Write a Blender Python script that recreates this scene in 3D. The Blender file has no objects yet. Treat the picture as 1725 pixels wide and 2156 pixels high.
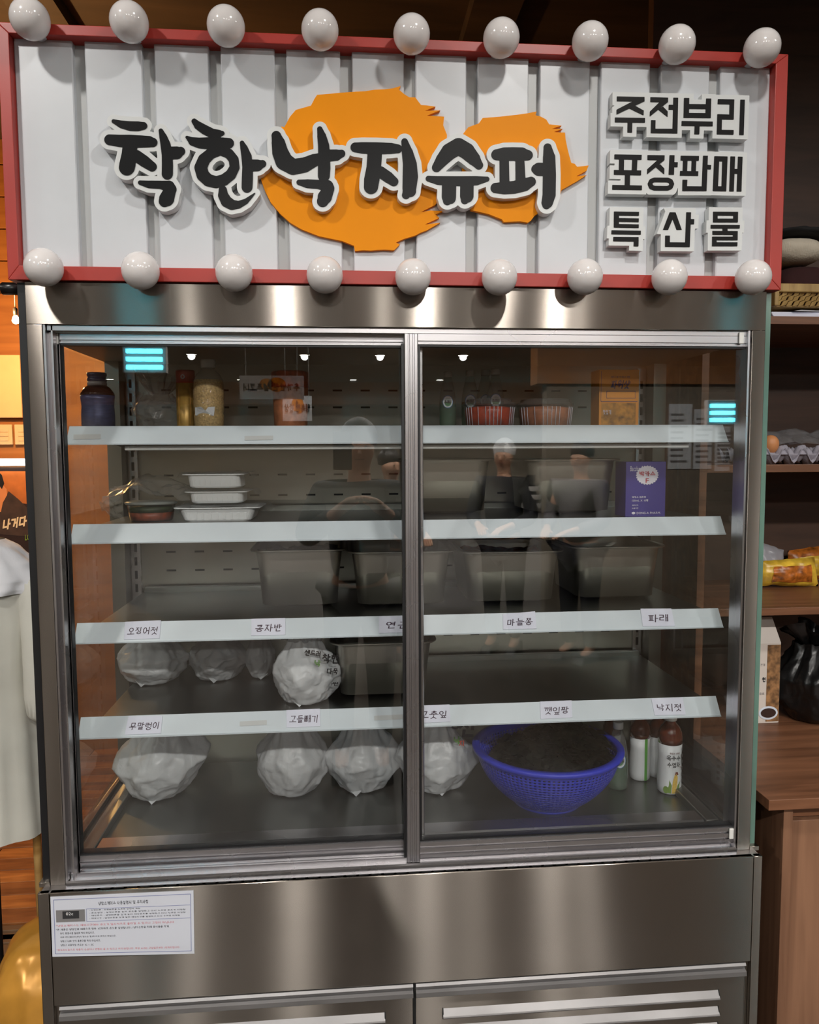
import bpy, bmesh, math, random
import numpy as np
from mathutils import Vector, Matrix, noise
random.seed(7)
S = bpy.context.scene
COL = S.collection
PI = math.pi

# ------------------------------------------------------------------ camera
CAM = Vector((-.1382, -1.5195, 1.5)); YAW, PITCH, ROLL, F = -.0862, -.0781, .0051, 1623.05
RM = Matrix.Rotation(YAW, 3, 'Z') @ Matrix.Rotation(PITCH, 3, 'X') @ Matrix.Rotation(ROLL, 3, 'Y')
cam = bpy.data.cameras.new('camera'); cam.sensor_fit = 'HORIZONTAL'; cam.sensor_width = 36
cam.lens = F / 1725 * 36; cam.clip_start = .02; cam.clip_end = 80
co = bpy.data.objects.new('camera', cam); COL.objects.link(co)
co.matrix_world = Matrix.Translation(CAM) @ (RM @ Matrix.Rotation(PI / 2, 3, 'X')).to_4x4()
S.camera = co

# ------------------------------------------------------------------ world, exposure
S.view_settings.view_transform = 'Standard'; S.view_settings.look = 'None'
S.view_settings.exposure = -.02; S.view_settings.gamma = 1; S.view_settings.use_curve_mapping = False
w = bpy.data.worlds.new('world'); S.world = w; w.use_nodes = True
w.node_tree.nodes['Background'].inputs[0].default_value = (.9, .86, .8, 1)
w.node_tree.nodes['Background'].inputs[1].default_value = .06
S.cycles.max_bounces = 12; S.cycles.transparent_max_bounces = 24; S.cycles.glossy_bounces = 6
S.cycles.caustics_reflective = False; S.cycles.caustics_refractive = False
S.cycles.sample_clamp_indirect = 4

# hall lamps: recessed downlights in the ceiling (x, y, watts); the discs themselves are built with the ceiling
CEIL = 2.99
LAMPS = [(-2.9, -1.0, 30), (-1.24, -.97, 46), (.5, -1.1, 36), (2.2, -1.1, 30)] + [(x, y, e) for y, e, xs in ((-3.3, 125, (-2.9,-.49,.40,1.26,3.0)), (-5.6, 140, (-3.6,-1.5,.25,2.1,4.2)), (-10.4, 185, (-4.6,-2.4,-.7,.46,1.75,4.2)), (-14.5, 200, (-4.8,-2.2,.1,1.9,4.9)), (-20, 215, (-4.6,-1.8,.6,2.9,5.2))) for x in xs]
for lx, ly, lw in LAMPS:
    L = bpy.data.lights.new('downlight_light', 'SPOT'); L.energy = lw; L.spot_size = math.radians(170); L.spot_blend = .5
    L.shadow_soft_size = .055; L.color = (1, .965, .92)
    o = bpy.data.objects.new('downlight_light', L); COL.objects.link(o); o.location = (lx, ly, CEIL - .03)

# ------------------------------------------------------------------ helpers
def ray(px, py):
    return RM @ Vector(((px - 862.5) / F, 1, (1078 - py) / F))
def atp(px, py, p0, n):
    d = ray(px, py); n = Vector(n); t = (Vector(p0) - CAM).dot(n) / d.dot(n); return CAM + d * t
def aty(px, py, y): return atp(px, py, (0, y, 0), (0, 1, 0))
def atz(px, py, z): return atp(px, py, (0, 0, z), (0, 0, 1))
def ppm(y): return F / ((y - CAM.y) * 1.0)      # pixels per metre at depth y (about)

class MB:
    def __init__(s): s.v = []; s.f = []; s.sm = []
    def add(s, vs, fs, sm=False):
        b = len(s.v); s.v += [tuple(v) for v in vs]; s.f += [tuple(i + b for i in f) for f in fs]; s.sm += [sm] * len(fs); return s
    def box(s, x0, x1, y0, y1, z0, z1):
        return s.add([(x0,y0,z0),(x1,y0,z0),(x1,y1,z0),(x0,y1,z0),(x0,y0,z1),(x1,y0,z1),(x1,y1,z1),(x0,y1,z1)],
                     [(0,3,2,1),(4,5,6,7),(0,1,5,4),(1,2,6,5),(2,3,7,6),(3,0,4,7)])
    def hexa(s, p): # 8 points, same order as box
        return s.add(p, [(0,3,2,1),(4,5,6,7),(0,1,5,4),(1,2,6,5),(2,3,7,6),(3,0,4,7)])
    def prismx(s, prof, x0, x1):  # profile in (y,z)
        n = len(prof); vs = [(x0, a, b) for a, b in prof] + [(x1, a, b) for a, b in prof]
        return s.add(vs, [(i, (i+1) % n, n + (i+1) % n, n + i) for i in range(n)] + [tuple(range(n))[::-1], tuple(range(n, 2*n))])
    def prismz(s, prof, z0, z1):  # profile in (x,y)
        n = len(prof); vs = [(a, b, z0) for a, b in prof] + [(a, b, z1) for a, b in prof]
        return s.add(vs, [(i, (i+1) % n, n + (i+1) % n, n + i) for i in range(n)] + [tuple(range(n))[::-1], tuple(range(n, 2*n))])
    def lathe(s, prof, seg=28, c=(0,0,0), sx=1, sy=1, caps=True, sm=True):
        vs = []; fs = []
        for r, z in prof:
            for k in range(seg):
                a = 2*PI*k/seg; vs.append((c[0] + sx*r*math.cos(a), c[1] + sy*r*math.sin(a), c[2] + z))
        for i in range(len(prof)-1):
            for k in range(seg):
                k2 = (k+1) % seg; fs.append((i*seg+k, i*seg+k2, (i+1)*seg+k2, (i+1)*seg+k))
        s.add(vs, fs, sm)
        if caps:
            b = len(s.v) - len(vs); m = (len(prof)-1)*seg
            if prof[0][0] > 1e-5: s.f.append(tuple(b+k for k in range(seg))[::-1]); s.sm.append(False)
            if prof[-1][0] > 1e-5: s.f.append(tuple(b+m+k for k in range(seg))); s.sm.append(False)
        return s
    def tube(s, pts, r, seg=8):
        pts = [Vector(p) for p in pts]; vs = []; fs = []; n = len(pts)
        for i, p in enumerate(pts):
            d = (pts[min(i+1, n-1)] - pts[max(i-1, 0)]).normalized()
            a = d.cross(Vector((0,0,1)) if abs(d.z) < .9 else Vector((1,0,0))).normalized(); b = d.cross(a)
            rr = r[i] if isinstance(r, (list, tuple)) else r
            for k in range(seg):
                t = 2*PI*k/seg; vs.append(p + (a*math.cos(t) + b*math.sin(t))*rr)
        for i in range(n-1):
            for k in range(seg):
                k2 = (k+1) % seg; fs.append((i*seg+k, i*seg+k2, (i+1)*seg+k2, (i+1)*seg+k))
        fs += [tuple(range(seg))[::-1], tuple((n-1)*seg + k for k in range(seg))]
        return s.add(vs, fs, True)
    def grid(s, fn, nu, nv, sm=True, wrap=False):
        vs = [fn(i/(nu if wrap else nu-1), j/(nv-1)) for j in range(nv) for i in range(nu)]
        fs = []
        for j in range(nv-1):
            for i in range(nu if wrap else nu-1):
                i2 = (i+1) % nu; fs.append((j*nu+i, j*nu+i2, (j+1)*nu+i2, (j+1)*nu+i))
        return s.add(vs, fs, sm)
    def mesh(s, name, mat):
        m = bpy.data.meshes.new(name); m.from_pydata(s.v, [], s.f)
        m.polygons.foreach_set('use_smooth', s.sm)
        bm = bmesh.new(); bm.from_mesh(m); bmesh.ops.recalc_face_normals(bm, faces=bm.faces); bm.to_mesh(m); bm.free()
        m.materials.append(mat); m.update(); return m
    def build(s, name, mat, parent=None, bevel=0, sub=0, solid=0):
        return link(name, s.mesh(name, mat), parent, bevel, sub, solid)

def link(name, mesh, parent=None, bevel=0, sub=0, solid=0):
    o = bpy.data.objects.new(name, mesh); COL.objects.link(o)
    if parent is not None:
        o.parent = parent
        o.matrix_parent_inverse = Matrix.Translation(-WLOC.get(parent.name, Vector()))
    else: WLOC[o.name] = Vector()
    if parent is not None: WLOC[o.name] = Vector()   # parts keep world coordinates, so sub-parts need no shift
    if solid:
        m = o.modifiers.new('solid', 'SOLIDIFY'); m.thickness = solid; m.offset = 0
    if bevel:
        m = o.modifiers.new('bevel', 'BEVEL'); m.width = bevel; m.segments = 2; m.limit_method = 'ANGLE'
    if sub:
        m = o.modifiers.new('sub', 'SUBSURF'); m.levels = sub; m.render_levels = sub
    return o
WLOC = {}
def tag(o, label=None, cat=None, group=None, kind=None):
    if label: o['label'] = label
    if cat: o['category'] = cat
    if group: o['group'] = group
    if kind: o['kind'] = kind
    return o
def thing(name, label, cat, loc=(0,0,0), group=None):
    """Empty at the thing's base; its parts are built in world coordinates."""
    o = bpy.data.objects.new(name, None); COL.objects.link(o); o.location = loc; o.empty_display_size = .05
    WLOC[o.name] = Vector(loc); return tag(o, label, cat, group)
def struct(o): o['kind'] = 'structure'; return o

# flat outlines (curve fill handles holes); loops in (u,v), extruded by depth
def fill_mesh(loops, depth):
    c = bpy.data.curves.new('tmp', 'CURVE'); c.dimensions = '2D'; c.fill_mode = 'BOTH'; c.extrude = depth/2
    for lp in loops:
        sp = c.splines.new('POLY'); sp.points.add(len(lp)-1); sp.use_cyclic_u = True
        for p, q in zip(sp.points, lp): p.co = (q[0], q[1], 0, 1)
    return curve_out(c)
def curve_out(c):
    o = bpy.data.objects.new('tmp', c); me = o.to_mesh()
    v = [x.co.copy() for x in me.vertices]; f = [tuple(p.vertices) for p in me.polygons]
    o.to_mesh_clear(); bpy.data.objects.remove(o); bpy.data.curves.remove(c); return v, f
def text_vf(body, depth=0, shear=0, space=1):
    c = bpy.data.curves.new('tmp', 'FONT'); c.body = body; c.size = 1; c.extrude = depth/2; c.shear = shear; c.resolution_u = 3
    c.space_character = space
    return curve_out(c)
# pen-stroke Hangul: syllables are composed of jamo polylines (box 0..1, y down)
_c = [(.5+.48*math.sin(t), .5-.48*math.cos(t)) for t in [2*PI*k/10 for k in range(11)]]
_j = [[(.05,.08),(.95,.08)],[(.55,.08),(.4,.6),(0,1)],[(.46,.5),(1,1)]]
_k = [[(0,.1),(1,.1),(.78,1)]]; _t = [[(1,.06),(.08,.06),(.08,.95),(1,.92)]]
JA = {'ㄱ':_k,'ㄴ':[[(.1,0),(.1,.95),(1,.9)]],'ㄷ':_t,'ㄹ':[[(0,.04),(.9,.04),(.9,.48),(.08,.5),(.08,.95),(1,.95)]],'ㅁ':[[(.08,.06),(.08,.95),(.92,.95),(.92,.06),(.08,.06)]],
 'ㅂ':[[(.08,0),(.08,1),(.92,1),(.92,0)],[(.08,.5),(.92,.5)]],'ㅅ':[[(.52,0),(.42,.5),(0,1)],[(.46,.4),(1,1)]],'ㅇ':[_c],'ㅈ':_j,'ㅊ':[[(.35,-.05),(.68,-.03)]]+[[(x,.2+y*.8) for x,y in q] for q in _j],
 'ㅋ':_k+[[(.05,.5),(.88,.48)]],'ㅌ':_t+[[(.08,.5),(.95,.5)]],'ㅍ':[[(.02,.08),(.98,.08)],[(.02,.95),(.98,.95)],[(.3,.08),(.3,.95)],[(.7,.08),(.7,.95)]],'ㅎ':[[(.35,-.05),(.68,-.03)],[(.05,.2),(.95,.2)],[(.5+.42*(x-.5)*1.9,.36+y*.64) for x,y in _c]]}
for d_, s_ in zip('ㄲㄸㅃㅆㅉ','ㄱㄷㅂㅅㅈ'): JA[d_] = [[(x*.45+o_,y) for x,y in q] for o_ in (0,.55) for q in JA[s_]]
CHO='ㄱㄲㄴㄷㄸㄹㅁㅂㅃㅅㅆㅇㅈㅉㅊㅋㅌㅍㅎ'; JNG='ㅏㅐㅑㅒㅓㅔㅕㅖㅗㅘㅙㅚㅛㅜㅝㅞㅟㅠㅡㅢㅣ'; JON=' ㄱㄲㄳㄴㄵㄶㄷㄹㄺㄻㄼㄽㄾㄿㅀㅁㅂㅄㅅㅆㅇㅈㅊㅋㅌㅍㅎ'
VV={'ㅏ':'|r','ㅐ':'|r|','ㅑ':'|rr','ㅒ':'|rr|','ㅓ':'l|','ㅔ':'l||','ㅕ':'ll|','ㅖ':'ll||','ㅣ':'|'}
VH={'ㅗ':'u','ㅛ':'uu','ㅜ':'d','ㅠ':'dd','ㅡ':''}; VC={'ㅘ':('ㅗ','ㅏ'),'ㅙ':('ㅗ','ㅐ'),'ㅚ':('ㅗ','ㅣ'),'ㅝ':('ㅜ','ㅓ'),'ㅞ':('ㅜ','ㅔ'),'ㅟ':('ㅜ','ㅣ'),'ㅢ':('ㅡ','ㅣ')}
def vvert(k, x0, x1, y0, y1):
    nb = k.count('|'); h = y1-y0; out = []; pos = {'|':[x0+.12]} 
    xs = [x0+(x1-x0)*.25] if k[0] == '|' and nb == 1 and len(k) > 1 else ([x0+(x1-x0)*.6] if nb == 1 else [x0+(x1-x0)*.3, x0+(x1-x0)*.95])
    if k == '|': xs = [x0+(x1-x0)*.5]
    for x in xs: out.append([(x,y0),(x,y1)])
    n = k.count('r') + k.count('l')
    for i in range(n):
        y = y0 + h*(.5 if n == 1 else .35+.3*i)
        if 'r' in k: out.append([(xs[0],y),(xs[1] if nb == 2 else x1+.02,y)])
        else: out.append([(x0-.12,y),(xs[0],y)])
    return out
def vhor(k, x0, x1, y0, y1):
    up = 'u' in k; yb = y1 if up or not k else y0; 
    if not k: yb = (y0+y1)/2
    out = [[(x0,yb),(x1,yb)]]; n = len(k)
    for i in range(n):
        x = x0+(x1-x0)*(.5 if n == 1 else .33+.34*i); out.append([(x,yb),(x,y0 if up else y1)])
    return out
def syllable(ch):
    n = ord(ch)-0xAC00; c, v, f = CHO[n//588], JNG[n%588//28], JON[n%28].strip(); fin = bool(f); out = []
    def put(j, x0, x1, y0, y1): out.extend([[(x0+x*(x1-x0), y0+y*(y1-y0)) for x, y in q] for q in JA[j]])
    if v in VV:
        put(c, .02, .5, .05, .5 if fin else .85); out.extend(vvert(VV[v], .64, .95, 0, .58 if fin else 1))
        if fin: put(f, .25, .85, .68, 1)
    elif v in VH:
        put(c, .2, .8, 0, .34 if fin else .5); out.extend(vhor(VH[v], 0, 1, *((.42,.56) if fin else (.6,.98 if VH[v].startswith('d') else .85))))
        if fin: put(f, .2, .8, .68, 1)
    else:
        a, b2 = VC[v]; put(c, .08, .5, 0, .3 if fin else .45); out.extend(vhor(VH[a], 0, .62, *((.38,.52) if fin else (.55,.8)))); out.extend(vvert(VV[b2], .72, .98, 0, .6 if fin else 1))
        if fin: put(f, .25, .85, .68, 1)
    return out
def text_flat_vf(body, hw=.04, jit=0, shear=0):
    V, Fc = [], []; x = 0; R = random.Random(len(body)*7+ord(body[0]))
    for ch in body:
        if ch == ' ': x += .35; continue
        if 0xAC00 <= ord(ch) <= 0xD7A3:
            sc = 1 + R.uniform(-jit, jit); oy = R.uniform(-jit, jit)*.6
            for q in syllable(ch):
                pts = [Vector((x + (px*.86)*sc + R.uniform(-jit,jit)*.12, 1-py*sc*.95 + oy + R.uniform(-jit,jit)*.12)) for px, py in q]
                for a, b in zip(pts[:-1], pts[1:]):
                    d = (b-a); d = d.normalized() if d.length > 1e-6 else Vector((1,0)); n = Vector((-d.y,d.x))*hw; e = d*hw*.7
                    k = len(V); V += [a-e-n, b+e-n, b+e+n, a-e+n]; Fc.append((k,k+1,k+2,k+3))
            x += 1.0
        else:
            v, f = text_vf(ch); k = len(V)
            if v:
                V += [Vector((x+p.x*1.2, p.y*1.25+.02)) for p in v]; Fc += [tuple(i+k for i in q) for q in f]; x += max(p.x for p in v)*1.2+.08
            else: x += .4
    return [Vector((p.x+shear*p.y, p.y)) for p in V], Fc
def flat_text(body, fn, name, mat, parent, box, shear=0, hw=.05, jit=0):
    """lettering fitted in box (u0,v0,u1,v1), fn(u,v) -> world point"""
    v, f = text_flat_vf(body, hw, jit, shear)
    xs = [p.x for p in v]; ys = [p.y for p in v]; x0, x1, y0, y1 = min(xs), max(xs), min(ys), max(ys)
    u0, v0, u1, v1 = box
    P_ = [fn(u0 + (u1-u0)*(p.x-x0)/max(x1-x0, 1e-6), v0 + (v1-v0)*(p.y-y0)/max(y1-y0, 1e-6)) for p in v]
    nrm = (Vector(fn(u1,v0))-Vector(fn(u0,v0))).cross(Vector(fn(u0,v1))-Vector(fn(u0,v0))).normalized()
    off = {}
    for i, q in enumerate(f):
        for k in q: off[k] = i
    n = max(len(f), 1); P_ = [Vector(p) + nrm*(2e-4*off.get(i, 0)/n) for i, p in enumerate(P_)]
    m = MB().add(P_, f); return m.build(name, mat, parent)
def quadfn(pts):
    a, b, c, d = [Vector(p) for p in pts]   # TL TR BR BL ; u right, v up
    return lambda u, v: (d*(1-u) + c*u)*(1-v) + (a*(1-u) + b*u)*v

# ------------------------------------------------------------------ materials
def nt(name):
    m = bpy.data.materials.new(name); m.use_nodes = True; t = m.node_tree; return m, t, t.nodes['Principled BSDF']
def N(t, k, **kw):
    n = t.nodes.new(k)
    for a, b in kw.items():
        if a in n.inputs: n.inputs[a].default_value = b
        else: setattr(n, a, b)
    return n
def lin(c): return tuple(((x/255)/12.92 if x/255 <= .04045 else ((x/255+.055)/1.055)**2.4) for x in c) + (1,)
def mapped(t, scale, coord='Object'):
    tc = N(t, 'ShaderNodeTexCoord'); mp = N(t, 'ShaderNodeMapping'); mp.inputs['Scale'].default_value = scale
    t.links.new(tc.outputs[coord], mp.inputs[0]); return mp
def plain(name, rgb, rough=.5, metal=0, var=.08, scale=(14,14,14), bump=0, bscale=None, spec=.5, coat=0, trans=0, emit=0, sss=0):
    m, t, b = nt(name); c = lin(rgb)
    mp = mapped(t, scale); nz = N(t, 'ShaderNodeTexNoise', Scale=1.0, Detail=3.0); t.links.new(mp.outputs[0], nz.inputs['Vector'])
    r = N(t, 'ShaderNodeValToRGB'); r.color_ramp.elements[0].position = .3; r.color_ramp.elements[1].position = .7
    r.color_ramp.elements[0].color = tuple(x*(1-var) for x in c[:3]) + (1,); r.color_ramp.elements[1].color = tuple(min(1, x*(1+var)) for x in c[:3]) + (1,)
    t.links.new(nz.outputs[0], r.inputs[0]); t.links.new(r.outputs[0], b.inputs['Base Color'])
    b.inputs['Roughness'].default_value = rough; b.inputs['Metallic'].default_value = metal; b.inputs['Specular IOR Level'].default_value = spec
    b.inputs['Coat Weight'].default_value = coat; b.inputs['Transmission Weight'].default_value = trans
    if sss: b.inputs['Subsurface Weight'].default_value = sss; b.inputs['Subsurface Radius'].default_value = (.02,.02,.02); b.inputs['Subsurface Scale'].default_value = .5
    if emit: b.inputs['Emission Color'].default_value = c; b.inputs['Emission Strength'].default_value = emit
    if bump:
        bp = N(t, 'ShaderNodeBump', Strength=bump, Distance=.002)
        if bscale:
            m2 = mapped(t, bscale); n2 = N(t, 'ShaderNodeTexNoise', Scale=1.0, Detail=4.0); t.links.new(m2.outputs[0], n2.inputs['Vector']); t.links.new(n2.outputs[0], bp.inputs['Height'])
        else: t.links.new(nz.outputs[0], bp.inputs['Height'])
        t.links.new(bp.outputs[0], b.inputs['Normal'])
    return m
def brushed(name, rgb, rough=.3, aniso=.8, rot=.25, streak=(2,2,260), dirt=.1, radial='Z'):
    m, t, b = nt(name); c = lin(rgb); b.inputs['Metallic'].default_value = 1
    mp = mapped(t, streak); nz = N(t, 'ShaderNodeTexNoise', Scale=1.0, Detail=2.0); t.links.new(mp.outputs[0], nz.inputs['Vector'])
    mr = N(t, 'ShaderNodeMapRange'); mr.inputs[3].default_value = rough*.8; mr.inputs[4].default_value = rough*1.25
    t.links.new(nz.outputs[0], mr.inputs[0]); t.links.new(mr.outputs[0], b.inputs['Roughness'])
    m2 = mapped(t, (3,3,3)); n2 = N(t, 'ShaderNodeTexNoise', Scale=1.0, Detail=6.0); t.links.new(m2.outputs[0], n2.inputs['Vector'])
    r = N(t, 'ShaderNodeValToRGB'); r.color_ramp.elements[0].color = tuple(x*(1-dirt) for x in c[:3]) + (1,); r.color_ramp.elements[1].color = c
    r.color_ramp.elements[0].position = .35; r.color_ramp.elements[1].position = .6
    t.links.new(n2.outputs[0], r.inputs[0]); t.links.new(r.outputs[0], b.inputs['Base Color'])
    if aniso:
        b.inputs['Anisotropic'].default_value = aniso; b.inputs['Anisotropic Rotation'].default_value = rot
        tg = N(t, 'ShaderNodeTangent'); tg.direction_type = 'RADIAL'; tg.axis = radial; t.links.new(tg.outputs[0], b.inputs['Tangent'])
    return m
def brushed2(name, rgb, rough=.225, aniso=.82, dirt=.1, soft=.12):
    """horizontally brushed sheet: narrow sideways, long vertical highlight streaks, plus a broad soft lobe"""
    m = bpy.data.materials.new(name); m.use_nodes = True; t = m.node_tree; t.nodes.clear(); c = lin(rgb)
    o = N(t, 'ShaderNodeOutputMaterial'); g = N(t, 'ShaderNodeBsdfAnisotropic'); g.inputs['Anisotropy'].default_value = aniso
    tg = N(t, 'ShaderNodeTangent'); tg.direction_type = 'RADIAL'; tg.axis = 'Z'; t.links.new(tg.outputs[0], g.inputs['Tangent'])
    mp = mapped(t, (2,2,260)); nz = N(t, 'ShaderNodeTexNoise', Scale=1.0, Detail=2.0); t.links.new(mp.outputs[0], nz.inputs['Vector'])
    mr = N(t, 'ShaderNodeMapRange'); mr.inputs[3].default_value = rough*.95; mr.inputs[4].default_value = rough*1.05; t.links.new(nz.outputs[0], mr.inputs[0]); t.links.new(mr.outputs[0], g.inputs['Roughness'])
    m2 = mapped(t, (3,3,3)); n2 = N(t, 'ShaderNodeTexNoise', Scale=1.0, Detail=6.0); t.links.new(m2.outputs[0], n2.inputs['Vector'])
    r = N(t, 'ShaderNodeValToRGB'); r.color_ramp.elements[0].color = tuple(x*(1-dirt) for x in c[:3]) + (1,); r.color_ramp.elements[1].color = c
    r.color_ramp.elements[0].position = .35; r.color_ramp.elements[1].position = .6; t.links.new(n2.outputs[0], r.inputs[0]); t.links.new(r.outputs[0], g.inputs['Color'])
    g2 = N(t, 'ShaderNodeBsdfGlossy', Roughness=.45); t.links.new(r.outputs[0], g2.inputs['Color'])
    mx = N(t, 'ShaderNodeMixShader'); mx.inputs[0].default_value = soft; t.links.new(g.outputs[0], mx.inputs[1]); t.links.new(g2.outputs[0], mx.inputs[2]); t.links.new(mx.outputs[0], o.inputs[0])
    return m
def glassy(name, tint=(.93,.97,.95), ior=1.5, rough=.0, haze=0, hazec=(1,1,1)):
    m = bpy.data.materials.new(name); m.use_nodes = True; t = m.node_tree; t.nodes.clear()
    o = N(t, 'ShaderNodeOutputMaterial'); tr = N(t, 'ShaderNodeBsdfTransparent'); tr.inputs[0].default_value = tint + (1,)
    g = N(t, 'ShaderNodeBsdfGlossy', Roughness=rough); fr = N(t, 'ShaderNodeFresnel', IOR=ior); mx = N(t, 'ShaderNodeMixShader')
    geo = N(t, 'ShaderNodeNewGeometry')   # same fresnel on both faces of the thin pane
    src = tr.outputs[0]
    if haze:
        d = N(t, 'ShaderNodeBsdfDiffuse'); d.inputs[0].default_value = hazec + (1,); tl = N(t, 'ShaderNodeBsdfTranslucent'); tl.inputs[0].default_value = hazec + (1,)
        m0 = N(t, 'ShaderNodeMixShader'); m0.inputs[0].default_value = .4; t.links.new(d.outputs[0], m0.inputs[1]); t.links.new(tl.outputs[0], m0.inputs[2])
        mh = N(t, 'ShaderNodeMixShader'); mh.inputs[0].default_value = haze; t.links.new(tr.outputs[0], mh.inputs[1]); t.links.new(m0.outputs[0], mh.inputs[2]); src = mh.outputs[0]
    # fresnel node inverts the IOR on back faces; feed 1/ior there to undo it
    mrr = N(t, 'ShaderNodeMapRange'); mrr.inputs[3].default_value = ior; mrr.inputs[4].default_value = 1/ior
    t.links.new(geo.outputs['Backfacing'], mrr.inputs[0]); t.links.new(mrr.outputs[0], fr.inputs['IOR'])
    t.links.new(fr.outputs[0], mx.inputs[0]); t.links.new(src, mx.inputs[1]); t.links.new(g.outputs[0], mx.inputs[2]); t.links.new(mx.outputs[0], o.inputs[0])
    return m
def wood(name, a, b_, scale=(1.2,14,14), rough=.5, bump=.15):
    m, t, b = nt(name); mp = mapped(t, scale); nz = N(t, 'ShaderNodeTexNoise', Scale=1.6, Detail=6.0, Distortion=.7); t.links.new(mp.outputs[0], nz.inputs['Vector'])
    r = N(t, 'ShaderNodeValToRGB'); r.color_ramp.elements[0].position = .3; r.color_ramp.elements[1].position = .72
    r.color_ramp.elements[0].color = lin(a); r.color_ramp.elements[1].color = lin(b_); t.links.new(nz.outputs[0], r.inputs[0]); t.links.new(r.outputs[0], b.inputs['Base Color'])
    b.inputs['Roughness'].default_value = rough; bp = N(t, 'ShaderNodeBump', Strength=bump, Distance=.002); t.links.new(nz.outputs[0], bp.inputs['Height']); t.links.new(bp.outputs[0], b.inputs['Normal'])
    return m
def film(name, rgb, op, rough=.25, bump=.5, bscale=(30,30,30)):
    """thin plastic film: partly see-through, partly translucent, glossy"""
    m = bpy.data.materials.new(name); m.use_nodes = True; t = m.node_tree; t.nodes.clear(); c = lin(rgb)
    o = N(t, 'ShaderNodeOutputMaterial'); tr = N(t, 'ShaderNodeBsdfTransparent'); d = N(t, 'ShaderNodeBsdfDiffuse'); d.inputs[0].default_value = c
    tl = N(t, 'ShaderNodeBsdfTranslucent'); tl.inputs[0].default_value = c; g = N(t, 'ShaderNodeBsdfGlossy', Roughness=rough)
    mp = mapped(t, bscale); nz = N(t, 'ShaderNodeTexNoise', Scale=1.0, Detail=3.0, Distortion=1.5); t.links.new(mp.outputs[0], nz.inputs['Vector'])
    bp = N(t, 'ShaderNodeBump', Strength=bump, Distance=.004); t.links.new(nz.outputs[0], bp.inputs['Height'])
    for q in (d, tl, g): t.links.new(bp.outputs[0], q.inputs['Normal'])
    m0 = N(t, 'ShaderNodeMixShader'); m0.inputs[0].default_value = .35; t.links.new(d.outputs[0], m0.inputs[1]); t.links.new(tl.outputs[0], m0.inputs[2])
    m1 = N(t, 'ShaderNodeMixShader'); m1.inputs[0].default_value = op; t.links.new(tr.outputs[0], m1.inputs[1]); t.links.new(m0.outputs[0], m1.inputs[2])
    fr = N(t, 'ShaderNodeFresnel', IOR=1.45); m2 = N(t, 'ShaderNodeMixShader'); mn = N(t, 'ShaderNodeMath', operation='MINIMUM'); mn.inputs[1].default_value = .35
    t.links.new(fr.outputs[0], mn.inputs[0]); t.links.new(mn.outputs[0], m2.inputs[0]); t.links.new(m1.outputs[0], m2.inputs[1]); t.links.new(g.outputs[0], m2.inputs[2]); t.links.new(m2.outputs[0], o.inputs[0])
    return m
def glow(name, rgb, strength):
    m = bpy.data.materials.new(name); m.use_nodes = True; t = m.node_tree; t.nodes.clear()
    o = N(t, 'ShaderNodeOutputMaterial'); e = N(t, 'ShaderNodeEmission', Strength=strength); e.inputs[0].default_value = lin(rgb); t.links.new(e.outputs[0], o.inputs[0]); return m

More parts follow.
